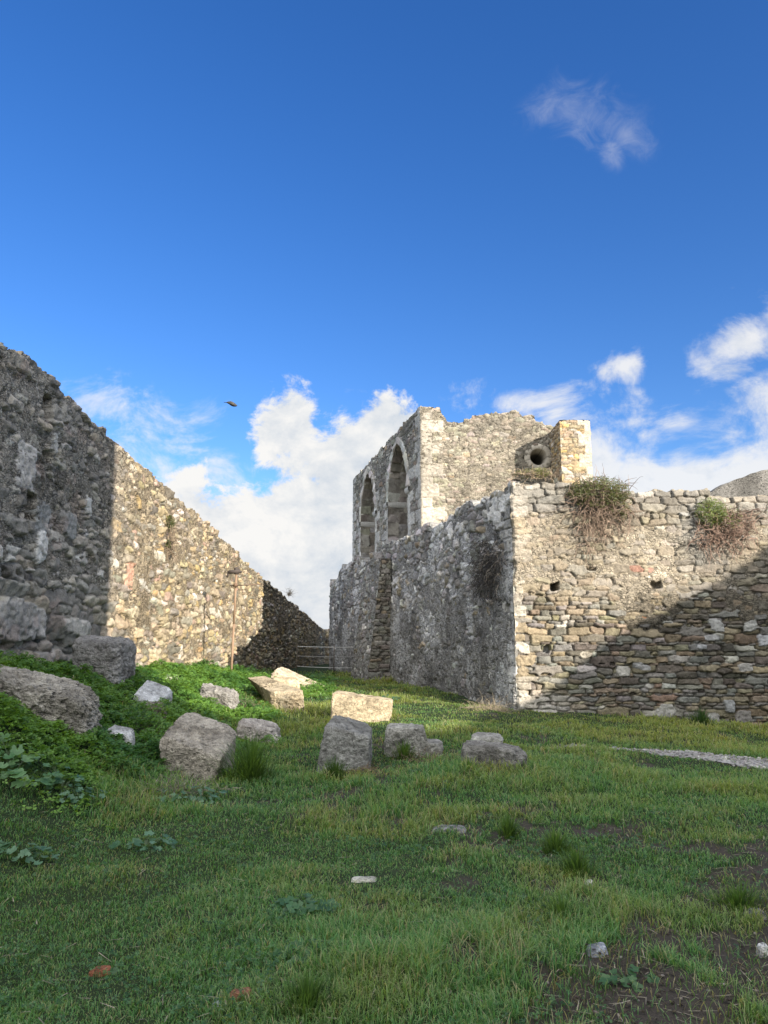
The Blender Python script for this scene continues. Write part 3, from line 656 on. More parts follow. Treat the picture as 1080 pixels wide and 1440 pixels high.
    vs = []; cs = []; rw = np.random.default_rng(3); vc = rw.uniform(.85, 1.12, 11); jn = np.arange(72) % 6.545
    for k, (r, hh) in enumerate(prof):
        blk = ((th/(2*np.pi)*11) % 11).astype(int) % 11; fr = (th/(2*np.pi)*11) % 1; seam = np.minimum(fr, 1-fr) < .05
        vs.append(TF.pos(wu+r*np.cos(th), ww+r*np.sin(th), np.full(73, hh)-(seam*.02 if k in (2, 3) else 0))-o3)
        c = np.array([.36, .33, .28])[None]*vc[blk][:, None]*np.where(seam, .6, 1)[:, None]; cs.append(c if k < 6 else c*.5)  # deep part of the tube coloured darker, standing in for inside shade
    vi = np.arange(len(prof)*73).reshape(len(prof), 73); q = np.stack([vi[:-1, :-1], vi[1:, :-1], vi[1:, 1:], vi[:-1, 1:]], -1).reshape(-1, 4)
    win.add(np.concatenate(vs), q, None, np.concatenate(cs)); win.build('window_surround', M_ASH, t)
    # unseen masses and a lid added behind the gable to keep its inside dark
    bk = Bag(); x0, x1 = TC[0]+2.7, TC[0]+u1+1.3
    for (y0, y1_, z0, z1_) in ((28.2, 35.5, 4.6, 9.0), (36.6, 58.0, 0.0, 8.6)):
        if y0 > 36: x0, x1 = .4, TC[0]+u1+1.3            # unseen mass behind the arcade, added to shade the far long wall
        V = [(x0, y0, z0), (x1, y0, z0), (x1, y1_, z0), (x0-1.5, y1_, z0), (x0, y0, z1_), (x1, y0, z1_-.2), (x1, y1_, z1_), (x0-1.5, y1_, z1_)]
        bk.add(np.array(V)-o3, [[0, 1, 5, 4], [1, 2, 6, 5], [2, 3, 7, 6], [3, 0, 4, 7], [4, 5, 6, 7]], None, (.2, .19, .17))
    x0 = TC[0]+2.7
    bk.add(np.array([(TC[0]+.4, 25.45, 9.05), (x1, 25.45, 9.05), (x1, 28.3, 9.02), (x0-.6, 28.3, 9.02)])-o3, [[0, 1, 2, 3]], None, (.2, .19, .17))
    bk.build('shade_mass', M_WALL, t, smooth=False)
    # pier with pale quoins standing forward of the gable
    PY = 23.5; xl = P(788.5, 630, PY)[0]; xr = P(831.5, 630, PY)[0]; wid = xr-xl
    PF = Face((xl, PY), (1, 0), (0, -1)); PS = Face((xl, PY), (0, 1), (-1, 0)); PR = Face((xr, PY), (0, 1), (1, 0))
    zt = P(808, 590, PY)[2]; rng = np.random.default_rng(70)
    topp = lambda u: zt+.0*np.asarray(u)+.02*fbm(np.asarray(u)*5, 0*np.asarray(u), 0, 2, 83)
    Sp = courses(rng, 0, 1.6, 4.5, 9.4, (.07, .15), (1.4, 3.4), .14, None, .08)
    sp = []; w = 5.0; k = 0
    while w < zt-.08:
        h = .40 if k % 2 else .30; ln = .42 if k % 2 else .20; h = min(h, zt-.02-w); sp.append((wid-ln/2, w+h/2, ln/2, h/2, (.43, .395, .335), .02)); w += h; k += 1
    palp = [(2, (.36, .28, .18)), (2, (.30, .245, .175)), (1, (.40, .37, .31)), (.8, OCHRE), (.6, (.22, .19, .15))]
    cf = lambda u, w: sstep(0, .05, u)*sstep(wid, wid-.04, u)
    pf = masonry('pier', t, M_WALL, lambda u, w, h: PF.pos(u, w, h)-o3, np.append(np.arange(0, wid, .022), wid), np.arange(4.7, 9.4, .022), Sp, palp, (.31, .26, .185), lambda u, w: -.02+0*u, 71, 4.5, .02, (-.01, .03), .05, .025, .012, topp, None, sp, (), cf, None, None)
    for nm, fc, ln in (('pier_flank', PS, 1.55), ('pier_flank', PR, 1.55)):
        masonry(nm, pf, M_WALL, lambda u, w, h, fc=fc: fc.pos(u, w, h)-o3, np.arange(0, ln, .025), np.arange(4.7, 9.4, .025), Sp, palp if fc is PS else [(1, (.4, .36, .3))], (.30, .255, .19), lambda u, w: -.015+0*u, 72, 4, .025, (-.01, .035), .05, .025, .014, topp, None, (), (), lambda u, w: sstep(0, .05, u), None, None)
    cb = Bag(); g = np.linspace(0, 1, 14); X, Yg = np.meshgrid(xl+g*wid, PY+g*1.7, indexing='ij'); vi = np.arange(196).reshape(14, 14)
    cb.add(np.stack([X, Yg, zt-.015+.03*fbm(X*5, Yg*5, 0, 3, 9)], -1).reshape(-1, 3)-o3, np.stack([vi[:-1, :-1], vi[1:, :-1], vi[1:, 1:], vi[:-1, 1:]], -1).reshape(-1, 4), None, (.34, .29, .22)); cb.build('pier_top', M_WALL, pf)
build_church()

# ------------------------------------------------------------------ stone roof far behind the terrace on the right
def build_far_roof():
    Y0 = 34.0; a = P(1012, 694, Y0); b = P(1080, 660, Y0); o = np.array([a[0], Y0, 5.0])
    t = thing('stone_vault', 'grey stone vault rising behind the right end of the terrace wall', 'ruin', o)
    n, m = 70, 40; u = np.linspace(0, 1, n); v = np.linspace(0, 1, m); U, V = np.meshgrid(u, v, indexing='ij')
    Wd = 9.0; X = a[0]-1.2+U*Wd; ht = (b[2]-a[2])*1.5
    Z = a[2]-.55+ht*np.sin(np.pi*np.clip(U, 0, 1))**.8*(1-.0*V); Yy = Y0+V*6
    Z = Z+.05*fbm(X*2, Yy*2, 0, 4, 3); Z[:, 0] = 4.6; Yy[:, 1] = Y0+.02; vi = np.arange(n*m).reshape(n, m); q = np.stack([vi[:-1, :-1], vi[1:, :-1], vi[1:, 1:], vi[:-1, 1:]], -1).reshape(-1, 4)
    c = np.array([.165, .16, .15])[None]*(1+.35*fbm(X*1.5, Yy*1.5, 0, 4, 8)).reshape(-1, 1)
    c = np.concatenate([c, np.zeros((len(c), 1))], 1); B = Bag(); B.add(np.stack([X, Yy, Z], -1).reshape(-1, 3)-o, q, None, c); B.build('vault_roof', M_WALL, t)
build_far_roof()

# ------------------------------------------------------------------ unseen wall behind the camera, its top shaped to cast the foreground shade
def build_shade_wall():
    f = np.array([-math.sin(SUN_AZ), math.cos(SUN_AZ)]); r = np.array([math.cos(SUN_AZ), math.sin(SUN_AZ)]); k0 = np.array([6, -8.0])@f - 12; te = math.tan(SUN_EL)
    pts = []
    for (px, py) in ((1080, 768), (1001, 824), (960, 845), (893, 880), (843, 908), (785, 955), (742, 985)):
        u, w = BF.uv(px, py); pts.append((BC[0]+u, 16.4, w))
    for (px, py) in ((690, 1003), (640, 1022), (600, 1032), (540, 1024), (450, 1016), (395, 1008), (352, 990)): pts.append(tuple(hit_ground(px, py)))
    u, w = LW.uv(154, 800); edge = float(LW.pos(np.array(u), np.array(w), np.array(0.))[:2]@r)
    prof = sorted((float(np.array(p[:2])@r), float(p[2]+(np.array(p[:2])@f-k0)*te)) for p in pts)
    q = [p[0] for p in prof]; h = [p[1] for p in prof]
    print('shade profile', [(round(a, 2), round(b, 2)) for a, b in prof])
    prof = [p_ for p_ in prof if p_[0] > edge+.3]; q = [p[0] for p in prof]; h = [p[1] for p in prof]
    q = [-13, edge-.05, edge+.05] + q + [q[-1]+1.5, q[-1]+9]; h = [21, 20.5, h[0]] + h + [h[-1]+1.0, h[-1]+1.4]
    qs = np.linspace(q[0], q[-1], 500); hs = np.interp(qs, q, h) + .06*fbm(qs*2.5, qs*0, 0, 3, 14)
    base = lambda s, off: np.stack([r[0]*s+f[0]*(k0-off), r[1]*s+f[1]*(k0-off)], -1)
    t = thing('shadow_wall', 'tall unseen wall behind the camera, outline shaped to shade the grass', 'ruin', (*base(np.array([5.0]), 0)[0], 0)); o = np.array(t.location)
    B = Bag(); n = 500
    rows = [np.concatenate([base(qs, 0), (qs*0-1)[:, None]], 1), np.concatenate([base(qs, 0), hs[:, None]], 1), np.concatenate([base(qs, 1.6), hs[:, None]], 1), np.concatenate([base(qs, 1.6), (qs*0-1)[:, None]], 1)]
    A = np.stack(rows, 1)-o; vi = np.arange(n*4).reshape(n, 4); qq = np.stack([vi[:-1, :-1], vi[1:, :-1], vi[1:, 1:], vi[:-1, 1:]], -1).reshape(-1, 4)
    B.add(A.reshape(-1, 3), qq, None, (.30, .27, .22)); B.build('stone_face', M_WALL, t, smooth=False)
build_shade_wall()

# ------------------------------------------------------------------ ground, path
def path_mask(X, Y):
    """1 on the trodden gravel at the right"""
    cx = np.interp(X, [2.6, 4.0, 5.4, 8, 12], [11.6, 10.9, 9.75, 9.0, 8.8]); hw = np.interp(X, [2.4, 3.2, 4.2, 5.4, 8, 12], [0, .12, .5, 1.0, 1.3, 1.4])
    return sstep(1.15, .75, np.abs(Y-cx + .18*fbm(X*1.6, Y*1.6, 0, 3, 33))/np.maximum(hw, .01))*(X > 2.4)
def bare(X, Y):
    """how bare the soil is, 0..1"""
    n = fbm(X*.8, Y*.8, 0, 4, 51); n2 = fbm(X*2.6, Y*2.6, 0, 3, 53)+.9*fbm(X*7.5, Y*6.5, 0, 2, 57)
    b = sstep(.42, 1.05, .45*n+.55*n2 + 1.15*sstep(-.3, 1.4, X)*sstep(5.4, 3.5, Y)+.25*sstep(-.2, .8, X)*sstep(7.5, 5.5, Y) + .28*sstep(-.5, 1.5, X)*sstep(9, 5, Y) - .45*sstep(-.6, -2.0, X))
    return np.maximum(b, path_mask(X, Y))
def build_ground():
    def axis(a, b, lo, hi, s): 
        core = np.arange(lo, hi, s); L = [lo]; R_ = [core[-1]]; k = s
        while L[-1] > a: k *= 1.12; L.append(L[-1]-k)
        k = s
        while R_[-1] < b: k *= 1.12; R_.append(R_[-1]+k)
        return np.concatenate([L[:0:-1], core, R_[1:]])
    xs = axis(-600, 600, -6.5, 9, .055); ys = axis(-300, 900, 2.6, 19, .055)
    X, Y = np.meshgrid(xs, ys, indexing='ij'); Z = gz(X, Y) + .012*fbm(X*6, Y*6, 0, 3, 61)*(np.abs(Y) < 60)
    Z = np.where(X < lw_x(Y)-1.0, np.minimum(Z, gz(lw_x(Y)-1.0, Y)), Z)
    b = bare(X, Y)[..., None]
    col = np.array([.026, .042, .017])*(1-b)+np.array([.058, .050, .042])*b
    nx, ny = X.shape; vi = np.arange(nx*ny).reshape(nx, ny)
    q = np.stack([vi[:-1, :-1], vi[1:, :-1], vi[1:, 1:], vi[:-1, 1:]], -1).reshape(-1, 4)
    o = mesh_obj('ground', np.stack([X, Y, Z], -1).reshape(-1, 3), q, M_SOIL, None, col.reshape(-1, 3)); tag(o, kind='structure')
    # gravel path: a sheet over the soil with a ragged edge, and its gravel
    xs = np.arange(2.5, 12, .04); ys = np.arange(7.2, 12.8, .04); X, Y = np.meshgrid(xs, ys, indexing='ij'); m = path_mask(X, Y)+.12*fbm(X*7, Y*7, 0, 2, 71) > .45
    Z = gz(X, Y)+.010+.012*fbm(X*6, Y*6, 0, 3, 61)+.010*fbm(X*14, Y*14, 0, 2, 73); nx, ny = X.shape; vi = np.arange(nx*ny).reshape(nx, ny)
    cell = m[:-1, :-1] & m[1:, :-1] & m[1:, 1:] & m[:-1, 1:]
    q = np.stack([vi[:-1, :-1], vi[1:, :-1], vi[1:, 1:], vi[:-1, 1:]], -1)[cell]; used = np.zeros(nx*ny, bool); used[q.ravel()] = True; rm = np.cumsum(used)-1
    c = np.array([.30, .29, .28])[None]*(1+.25*fbm(X*9, Y*9, 0, 3, 75)).reshape(-1, 1)
    B = Bag(); B.add(np.stack([X, Y, Z], -1).reshape(-1, 3)[used], rm[q], None, c[used])
    tag(B.build('gravel_path', M_SOIL), kind='structure')
    rng = np.random.default_rng(76); n = 9000; x = rng.uniform(2.6, 11, n); y = rng.uniform(7.4, 12.6, n); k = path_mask(x, y) > rng.uniform(.25, .8, n); x, y = x[k], y[k]
    pebbles('gravel', x, y, rng, (.008, .028), [(2, (.36, .35, .34)), (1, (.5, .49, .47)), (1, (.24, .23, .22))])
ICO = None
def ico():
    global ICO
    if ICO is None:
        p = (1+5**.5)/2; v = np.array([(-1, p, 0), (1, p, 0), (-1, -p, 0), (1, -p, 0), (0, -1, p), (0, 1, p), (0, -1, -p), (0, 1, -p), (p, 0, -1), (p, 0, 1), (-p, 0, -1), (-p, 0, 1)]); v /= np.linalg.norm(v[0])
        f = np.array([(0, 11, 5), (0, 5, 1), (0, 1, 7), (0, 7, 10), (0, 10, 11), (1, 5, 9), (5, 11, 4), (11, 10, 2), (10, 7, 6), (7, 1, 8), (3, 9, 4), (3, 4, 2), (3, 2, 6), (3, 6, 8), (3, 8, 9), (4, 9, 5), (2, 4, 11), (6, 2, 10), (8, 6, 7), (9, 8, 1)])
        ICO = (v, f)
    return ICO
def pebbles(name, x, y, rng, size, pal):
    v, f = ico(); n = len(x); s = rng.uniform(*size, n)**1.0; a = rng.uniform(0, 6.28, n)
    sc = np.stack([s*rng.uniform(.7, 1.4, n), s*rng.uniform(.7, 1.4, n), s*rng.uniform(.4, .8, n)], -1)
    V = v[None]*sc[:, None]*rng.uniform(.75, 1.2, (n, 12, 1)); ca, sa = np.cos(a)[:, None], np.sin(a)[:, None]
    V = np.stack([V[..., 0]*ca-V[..., 1]*sa + x[:, None], V[..., 0]*sa+V[..., 1]*ca + y[:, None], V[..., 2]+(gz(x, y)+.02)[:, None]], -1)
    F = (f[None]+12*np.arange(n)[:, None, None]).reshape(-1, 3); c = np.repeat(pick(rng, pal, n), 12, 0)
    return tag(mesh_obj(name, V.reshape(-1, 3), F, M_BLOCK, None, c, False), 'loose pale gravel scattered along the trodden path', 'gravel', None, 'stuff')
build_ground()

# ------------------------------------------------------------------ fallen blocks
ROCKS = []
def rock_mesh(corners, n, rnd, rough, seed, col, notch=None, fine=1.0):
    """solid from 8 corners (bottom front l,r, back r,l; top front l,r, back r,l) rounded and weathered; world coordinates"""
    g = np.linspace(-1, 1, n+1); A, Bq = np.meshgrid(g, g, indexing='ij'); one = np.ones_like(A)
    sides = [(A, Bq, -one, 1), (A, Bq, one, 0), (A, -one, Bq, 0), (A, one, Bq, 1), (-one, A, Bq, 1), (one, A, Bq, 0)]
    vs = []; fs = []; off = 0
    for (x, y, z, flip) in sides:
        vi = np.arange((n+1)**2).reshape(n+1, n+1)+off; q = np.stack([vi[:-1, :-1], vi[1:, :-1], vi[1:, 1:], vi[:-1, 1:]], -1).reshape(-1, 4)
        fs.append(q[:, ::-1] if flip else q); vs.append(np.stack([x, y, z], -1).reshape(-1, 3)); off += (n+1)**2
    c = np.concatenate(vs); F = np.concatenate(fs)
    key = np.round(c*1e4).astype(np.int64); _, first, inv = np.unique(key, axis=0, return_index=True, return_inverse=True); inv = inv.ravel()
    c = c[first]; F = inv[F]
    p = rnd; pn = (np.abs(c)**p).sum(1)**(1/p); c = c/pn[:, None]*(1+.06*(1-1/pn*1.0))[:, None]
    if notch: 
        m = sstep(notch[0]-.08, notch[0]+.08, c[:, 0]); c[:, 2] = np.where(c[:, 2] > notch[1], c[:, 2]*(1-m)+notch[1]*m, c[:, 2])
    K = np.asarray(corners, float); x, y, z = ((c+1)/2).T
    wts = [(1-x)*(1-y)*(1-z), x*(1-y)*(1-z), x*y*(1-z), (1-x)*y*(1-z), (1-x)*(1-y)*z, x*(1-y)*z, x*y*z, (1-x)*y*z]
    V = sum(w[:, None]*k for w, k in zip(wts, K))
    rg = np.random.default_rng(seed*13+1); sc = np.linalg.norm(K.max(0)-K.min(0)); km = K.mean(0)
    for _ in range(9):                                   # chips struck off corners and edges
        nn = np.where(rg.random(3) < .75, rg.choice([-1, 1], 3), 0)+rg.normal(0, .2, 3); nn[2] = abs(nn[2]) if rg.random() < .8 else nn[2]; nn /= np.linalg.norm(nn)
        pr_ = (V-km)@nn; cut = pr_.max()-sc*rg.uniform(.004, .024); V = V-np.maximum(pr_-cut, 0)[:, None]*nn*.92
    ctr = K.mean(0); size = np.linalg.norm(K.max(0)-K.min(0))/1.7; d = V-ctr; d /= np.linalg.norm(d, axis=1)[:, None]+1e-6
    s = 2.2/size; sd = seed*3.7
    n1 = fbm(V[:, 0]*s+sd, V[:, 1]*s, V[:, 2]*s, 4, seed); n2 = fbm(V[:, 0]*15*fine+sd, V[:, 1]*15*fine, V[:, 2]*15*fine, 4, seed+7, .65)
    rid = 1-np.abs(fbm(V[:, 0]*6*fine, V[:, 1]*6*fine+sd, V[:, 2]*9*fine, 3, seed+9))
    pit = sstep(.30, .62, fbm(V[:, 0]*14*fine, V[:, 1]*14*fine+sd, V[:, 2]*14*fine, 3, seed+21))
    V = V - d*(size*.014*pit)[:, None]
    V = V + d*(size*rough*(.40*n1+.40*n2)-size*rough*.5*np.clip(rid-.75, 0, 1)*2)[:, None]
    cc = np.array(col)[None]*(1+.25*n1+.18*n2)[:, None]
    st = sstep(.15, .6, fbm(V[:, 0]*4, V[:, 1]*4, V[:, 2]*4+sd, 4, seed+3))[:, None]*.5; cc = cc*(1-st)+cc*np.array([.5, .48, .45])*st
    return V, F, cc
def block(name, label, cat, front, back, depth, col, n=34, rnd=9, rough=.035, seed=1, notch=None, group=None, Y=None, sink=.06, fine=1.0, dys=(0, 0, 0, 0)):
    """front = px corners tl,tr,br,bl ; back = px of the back top edge l,r ; depth in metres"""
    if Y is None: Y = (hit_ground(*front[2])[1]+hit_ground(*front[3])[1])/2
    tl, tr, br, bl = [P(*f_, Y+dy) for f_, dy in zip(front, dys)]; btl, btr = P(*back[0], Y+depth+(dys[0])), P(*back[1], Y+depth+dys[1])
    br[2] = min(br[2], float(gz(br[0], br[1])))-sink; bl[2] = min(bl[2], float(gz(bl[0], bl[1])))-sink
    bbr = np.array([br[0]*.35+btr[0]*.65, btr[1], gz(btr[0], btr[1])-sink-.05]); bbl = np.array([bl[0]*.35+btl[0]*.65, btl[1], gz(btl[0], btl[1])-sink-.05])
    bbr[2] = min(bbr[2], btr[2]-.1); bbl[2] = min(bbl[2], btl[2]-.1)
    K = np.array([bl, br, bbr, bbl, tl, tr, btr, btl]); V, F, cc = rock_mesh(K, n, rnd, rough, seed, col, notch, fine)
    o = K[:4].mean(0); ob = mesh_obj(name, V-o, F, M_BLOCK, None, cc*1.18, False); ob.location = o; tag(ob, label, cat, group)
    ROCKS.append((V[:, 0].min(), V[:, 0].max(), V[:, 1].min(), V[:, 1].max(), K[:, :2].mean(0)))
    return ob
GB = 'fallen stone blocks in the grass'
WARM = (.36, .305, .215)
block('stone_block', 'long rough grey slab lying in clover at the left edge', 'stone block', [(-60, 938), (124, 988), (126, 1018), (-60, 990)], [(-40, 924), (140, 962)], .8, (.27, .255, .225), 60, 8, .05, 1, None, GB, Y=8.4)
block('stone_block', 'big dark grey boulder resting against the foot of the sunlit wall', 'stone block', [(100, 900), (166, 903), (166, 938), (100, 932)], [(112, 892), (198, 897)], .8, (.22, .215, .21), 44, 7, .045, 2, None, GB, Y=11.9)
block('stone_slab', 'thin flat pale slab peeping out under the dark boulder by the wall', 'stone slab', [(140, 937), (200, 936), (203, 943), (140, 944)], [(150, 934), (200, 933)], .35, (.36, .33, .28), 20, 7, .04, 3, None, GB)
block('stone_block', 'pale bluish grey flat-topped block sunk in the clover', 'stone block', [(186, 978), (226, 990), (226, 1000), (186, 988)], [(208, 953), (244, 968)], .62, (.44, .45, .46), 34, 14, .022, 4, None, GB)
block('stone_slab', 'thin white slab edge showing in the clover below the wall', 'stone slab', [(218, 952), (252, 952), (254, 960), (216, 960)], [(222, 948), (250, 948)], .4, (.50, .48, .42), 16, 7, .04, 5, None, GB)
block('stone_block', 'small pale stone half buried under leaves beside the big pitted block', 'stone block', [(146, 1028), (186, 1034), (190, 1050), (144, 1044)], [(156, 1016), (190, 1022)], .35, (.40, .41, .41), 22, 6, .03, 6, None, GB)
block('stone_block', 'dim brown stone behind the small pale stone, nearly hidden in weeds', 'stone block', [(200, 992), (234, 994), (236, 1014), (198, 1012)], [(206, 984), (232, 986)], .35, (.20, .18, .155), 22, 6, .06, 7, None, GB)
block('stone_block', 'rough dark knobbly stone at the edge of the sunlit clover', 'stone block', [(279, 966), (330, 978), (334, 998), (278, 994)], [(288, 957), (336, 970)], .45, (.20, .195, .185), 34, 6, .10, 8, None, GB)
block('stone_block', 'big squared pitted block tilted towards the grass, pale top and dark front', 'stone block', [(222, 1037), (312, 1063), (300, 1100), (222, 1088)], [(262, 996), (335, 1024)], .85, (.30, .275, .235), 72, 22, .024, 9, None, GB, fine=1.4, dys=(.1, -.1, -.1, .1))
block('stone_block', 'low pale stone sunk behind the long grass tuft', 'stone block', [(332, 1020), (386, 1026), (392, 1046), (330, 1042)], [(340, 1004), (396, 1016)], .5, (.38, .35, .32), 30, 6, .06, 10, None, GB)
block('stone_block', 'sunlit cut block with a squared end and a long top running back', 'stone block', [(382, 974), (430, 972), (429, 1003), (384, 1001)], [(346, 952), (372, 950)], 3.0, WARM, 48, 26, .016, 11, None, GB)
block('stone_block', 'small rounded sunlit stone in front of the sloping slab', 'stone block', [(378, 958), (421, 958), (424, 976), (378, 973)], [(384, 950), (420, 950)], .5, WARM, 30, 5, .04, 12, None, GB)
block('stone_slab', 'long sunlit slab tilted down to the right, farthest of the fallen blocks', 'stone slab', [(379, 942), (456, 970), (461, 979), (379, 962)], [(394, 934), (462, 966)], .7, (.43, .37, .28), 36, 9, .03, 13, None, GB)
block('stone_block', 'long sunlit block lying level in the bright grass', 'stone block', [(466, 975), (551, 986), (545, 1022), (463, 1002)], [(474, 970), (553, 982)], .65, WARM, 52, 22, .018, 14, None, GB)
block('stone_block', 'dark upright squared block standing in shade before the sunlit ones', 'stone block', [(456, 1020), (523, 1036), (518, 1098), (440, 1078)], [(470, 1000), (524, 1018)], .7, (.21, .21, .20), 60, 14, .032, 15, None, GB)
block('stone_block', 'grey block with a step cut out of its right top corner', 'stone block', [(541, 1022), (624, 1022), (623, 1068), (540, 1062)], [(545, 1017), (618, 1018)], .6, (.27, .265, .245), 50, 9, .045, 16, (.42, .1), GB)
block('stone_block', 'small grey stone just behind the long dark block', 'stone block', [(662, 1034), (708, 1038), (710, 1052), (660, 1052)], [(668, 1027), (706, 1030)], .45, (.27, .265, .25), 30, 6, .05, 17, None, GB)
block('stone_block', 'long low dark block farthest right among the fallen blocks', 'stone block', [(649, 1044), (742, 1056), (744, 1088), (648, 1080)], [(654, 1038), (738, 1048)], .6, (.17, .165, .155), 50, 6, .05, 18, None, GB)
block('stone_slab', 'flat grey stone at the foot of the shaded right wall', 'stone slab', [(985, 1018), (1052, 1024), (1060, 1032), (985, 1026)], [(1000, 1014), (1050, 1018)], .35, (.30, .29, .28), 24, 6, .04, 19, None, GB, Y=15.9)
for (px, py, s, c, nm, lb, sd) in ((512, 1241, (.10, .05, .03), (.55, .54, .48), 'stone_chip', 'white oblong stone chip lying in the middle of the grass', 21),
                                   (828, 1246, (.045, .04, .03), (.5, .48, .44), 'pebble', 'pale round pebble beside the dark grass tufts', 22),
                                   (840, 1341, (.055, .05, .035), (.27, .29, .33), 'pebble', 'blue grey pebble on the bare soil at lower right', 23),
                                   (141, 1371, (.055, .04, .03), (.30, .12, .07), 'brick_fragment', 'red brick fragment in the grass at lower left', 24),
                                   (338, 1404, (.055, .04, .03), (.20, .095, .06), 'brick_fragment', 'dull brown brick fragment near the bottom edge', 25),
                                   (305, 1415, (.022, .02, .015), (.45, .5, .55), 'pebble', 'tiny pale blue pebble near the dull brick fragment', 26),
                                   (1074, 1346, (.03, .04, .05), (.6, .6, .58), 'stone_chip', 'small white chip on bare soil at the right edge', 27),
                                   (1062, 1288, (.06, .05, .03), (.20, .20, .21), 'pebble', 'dark grey pebble by the right edge above the white chip', 28),
                                   (632, 1168, (.16, .10, .03), (.20, .20, .20), 'stone_slab', 'flat grey stone flush with the grass in the middle distance', 29)):
    p = hit_ground(px, py); a, b, h = s
    K = np.array([(-a, -b, -h), (a, -b, -h), (a, b, -h), (-a, b, -h), (-a*.8, -b*.8, h*1.3), (a*.8, -b*.8, h), (a*.8, b*.8, h*1.4), (-a*.8, b*.8, h)])+p
    V, F, cc = rock_mesh(K, 10, 5, .06, sd, c); ob = mesh_obj(nm, V-p, F, M_BLOCK, None, cc); ob.location = p; tag(ob, lb, 'stone')

# ------------------------------------------------------------------ grass, clover, weeds
def blades(x, y, rng, hgt, wid, col_a, col_b, bend=.6, tipcol=None, z=None, az=None, spread=None):
    n = len(x); z = gz(x, y) if z is None else z; az = rng.uniform(0, 6.283, n) if az is None else az
    d = np.stack([np.cos(az), np.sin(az), 0*az], -1); sd = np.stack([-np.sin(az), np.cos(az), 0*az], -1)
    tw = rng.uniform(-.8, .8, n); sd = sd*np.cos(tw)[:, None]+d*np.sin(tw)[:, None]
    bd = rng.uniform(.1, 1.0, n)*bend if spread is None else spread
    P0 = np.stack([x, y, z-.01], -1); up = np.array([0, 0, 1.0]); V = []
    for f, wf in ((0, 1.0), (.45, .85), (.8, .55)):
        c = P0+up*(hgt*(f-.35*bd*f*f))[:, None]+d*(hgt*bd*f**1.8)[:, None]; V += [c-sd*(wid*wf/2)[:, None], c+sd*(wid*wf/2)[:, None]]
    V.append(P0+up*(hgt*(1-.48*bd))[:, None]+d*(hgt*bd*1.05)[:, None])
    V = np.stack(V, 1); t = np.array([(0, 1, 3), (0, 3, 2), (2, 3, 5), (2, 5, 4), (4, 5, 6)]); F = (t[None]+7*np.arange(n)[:, None, None]).reshape(-1, 3)
    k = rng.uniform(0, 1, (n, 1)); base = np.asarray(col_a)*(1-k)+np.asarray(col_b)*k
    if tipcol is None: tipcol = base*1.5
    lv = np.array([.5, .5, .85, .85, 1.2, 1.2, 1.0]); c = base[:, None]*lv[None, :, None]; c[:, 6] = tipcol; c[:, 4:6] = c[:, 4:6]*.5+np.asarray(tipcol)[:, None]*.5  # roots darkened for shade between blades, tips lightened as if catching light
    return V.reshape(-1, 3), F, c.reshape(-1, 3)
def in_rock(x, y):
    return np.zeros(len(x), bool)
def scatter(rng, n, ymin, ymax, power=1.0):
    """points in the wedge in front of the camera, thinning with distance"""
    u = rng.uniform(0, 1, n); y = ymin*(ymax/ymin)**u if power == 1 else (ymin**(1-power)+u*(ymax**(1-power)-ymin**(1-power)))**(1/(1-power))
    x = rng.uniform(-.68, .68, n)*y + rng.uniform(-.6, .6, n); return x, y
def side_x(Y): return BC[0]-.26*(Y-16.4)
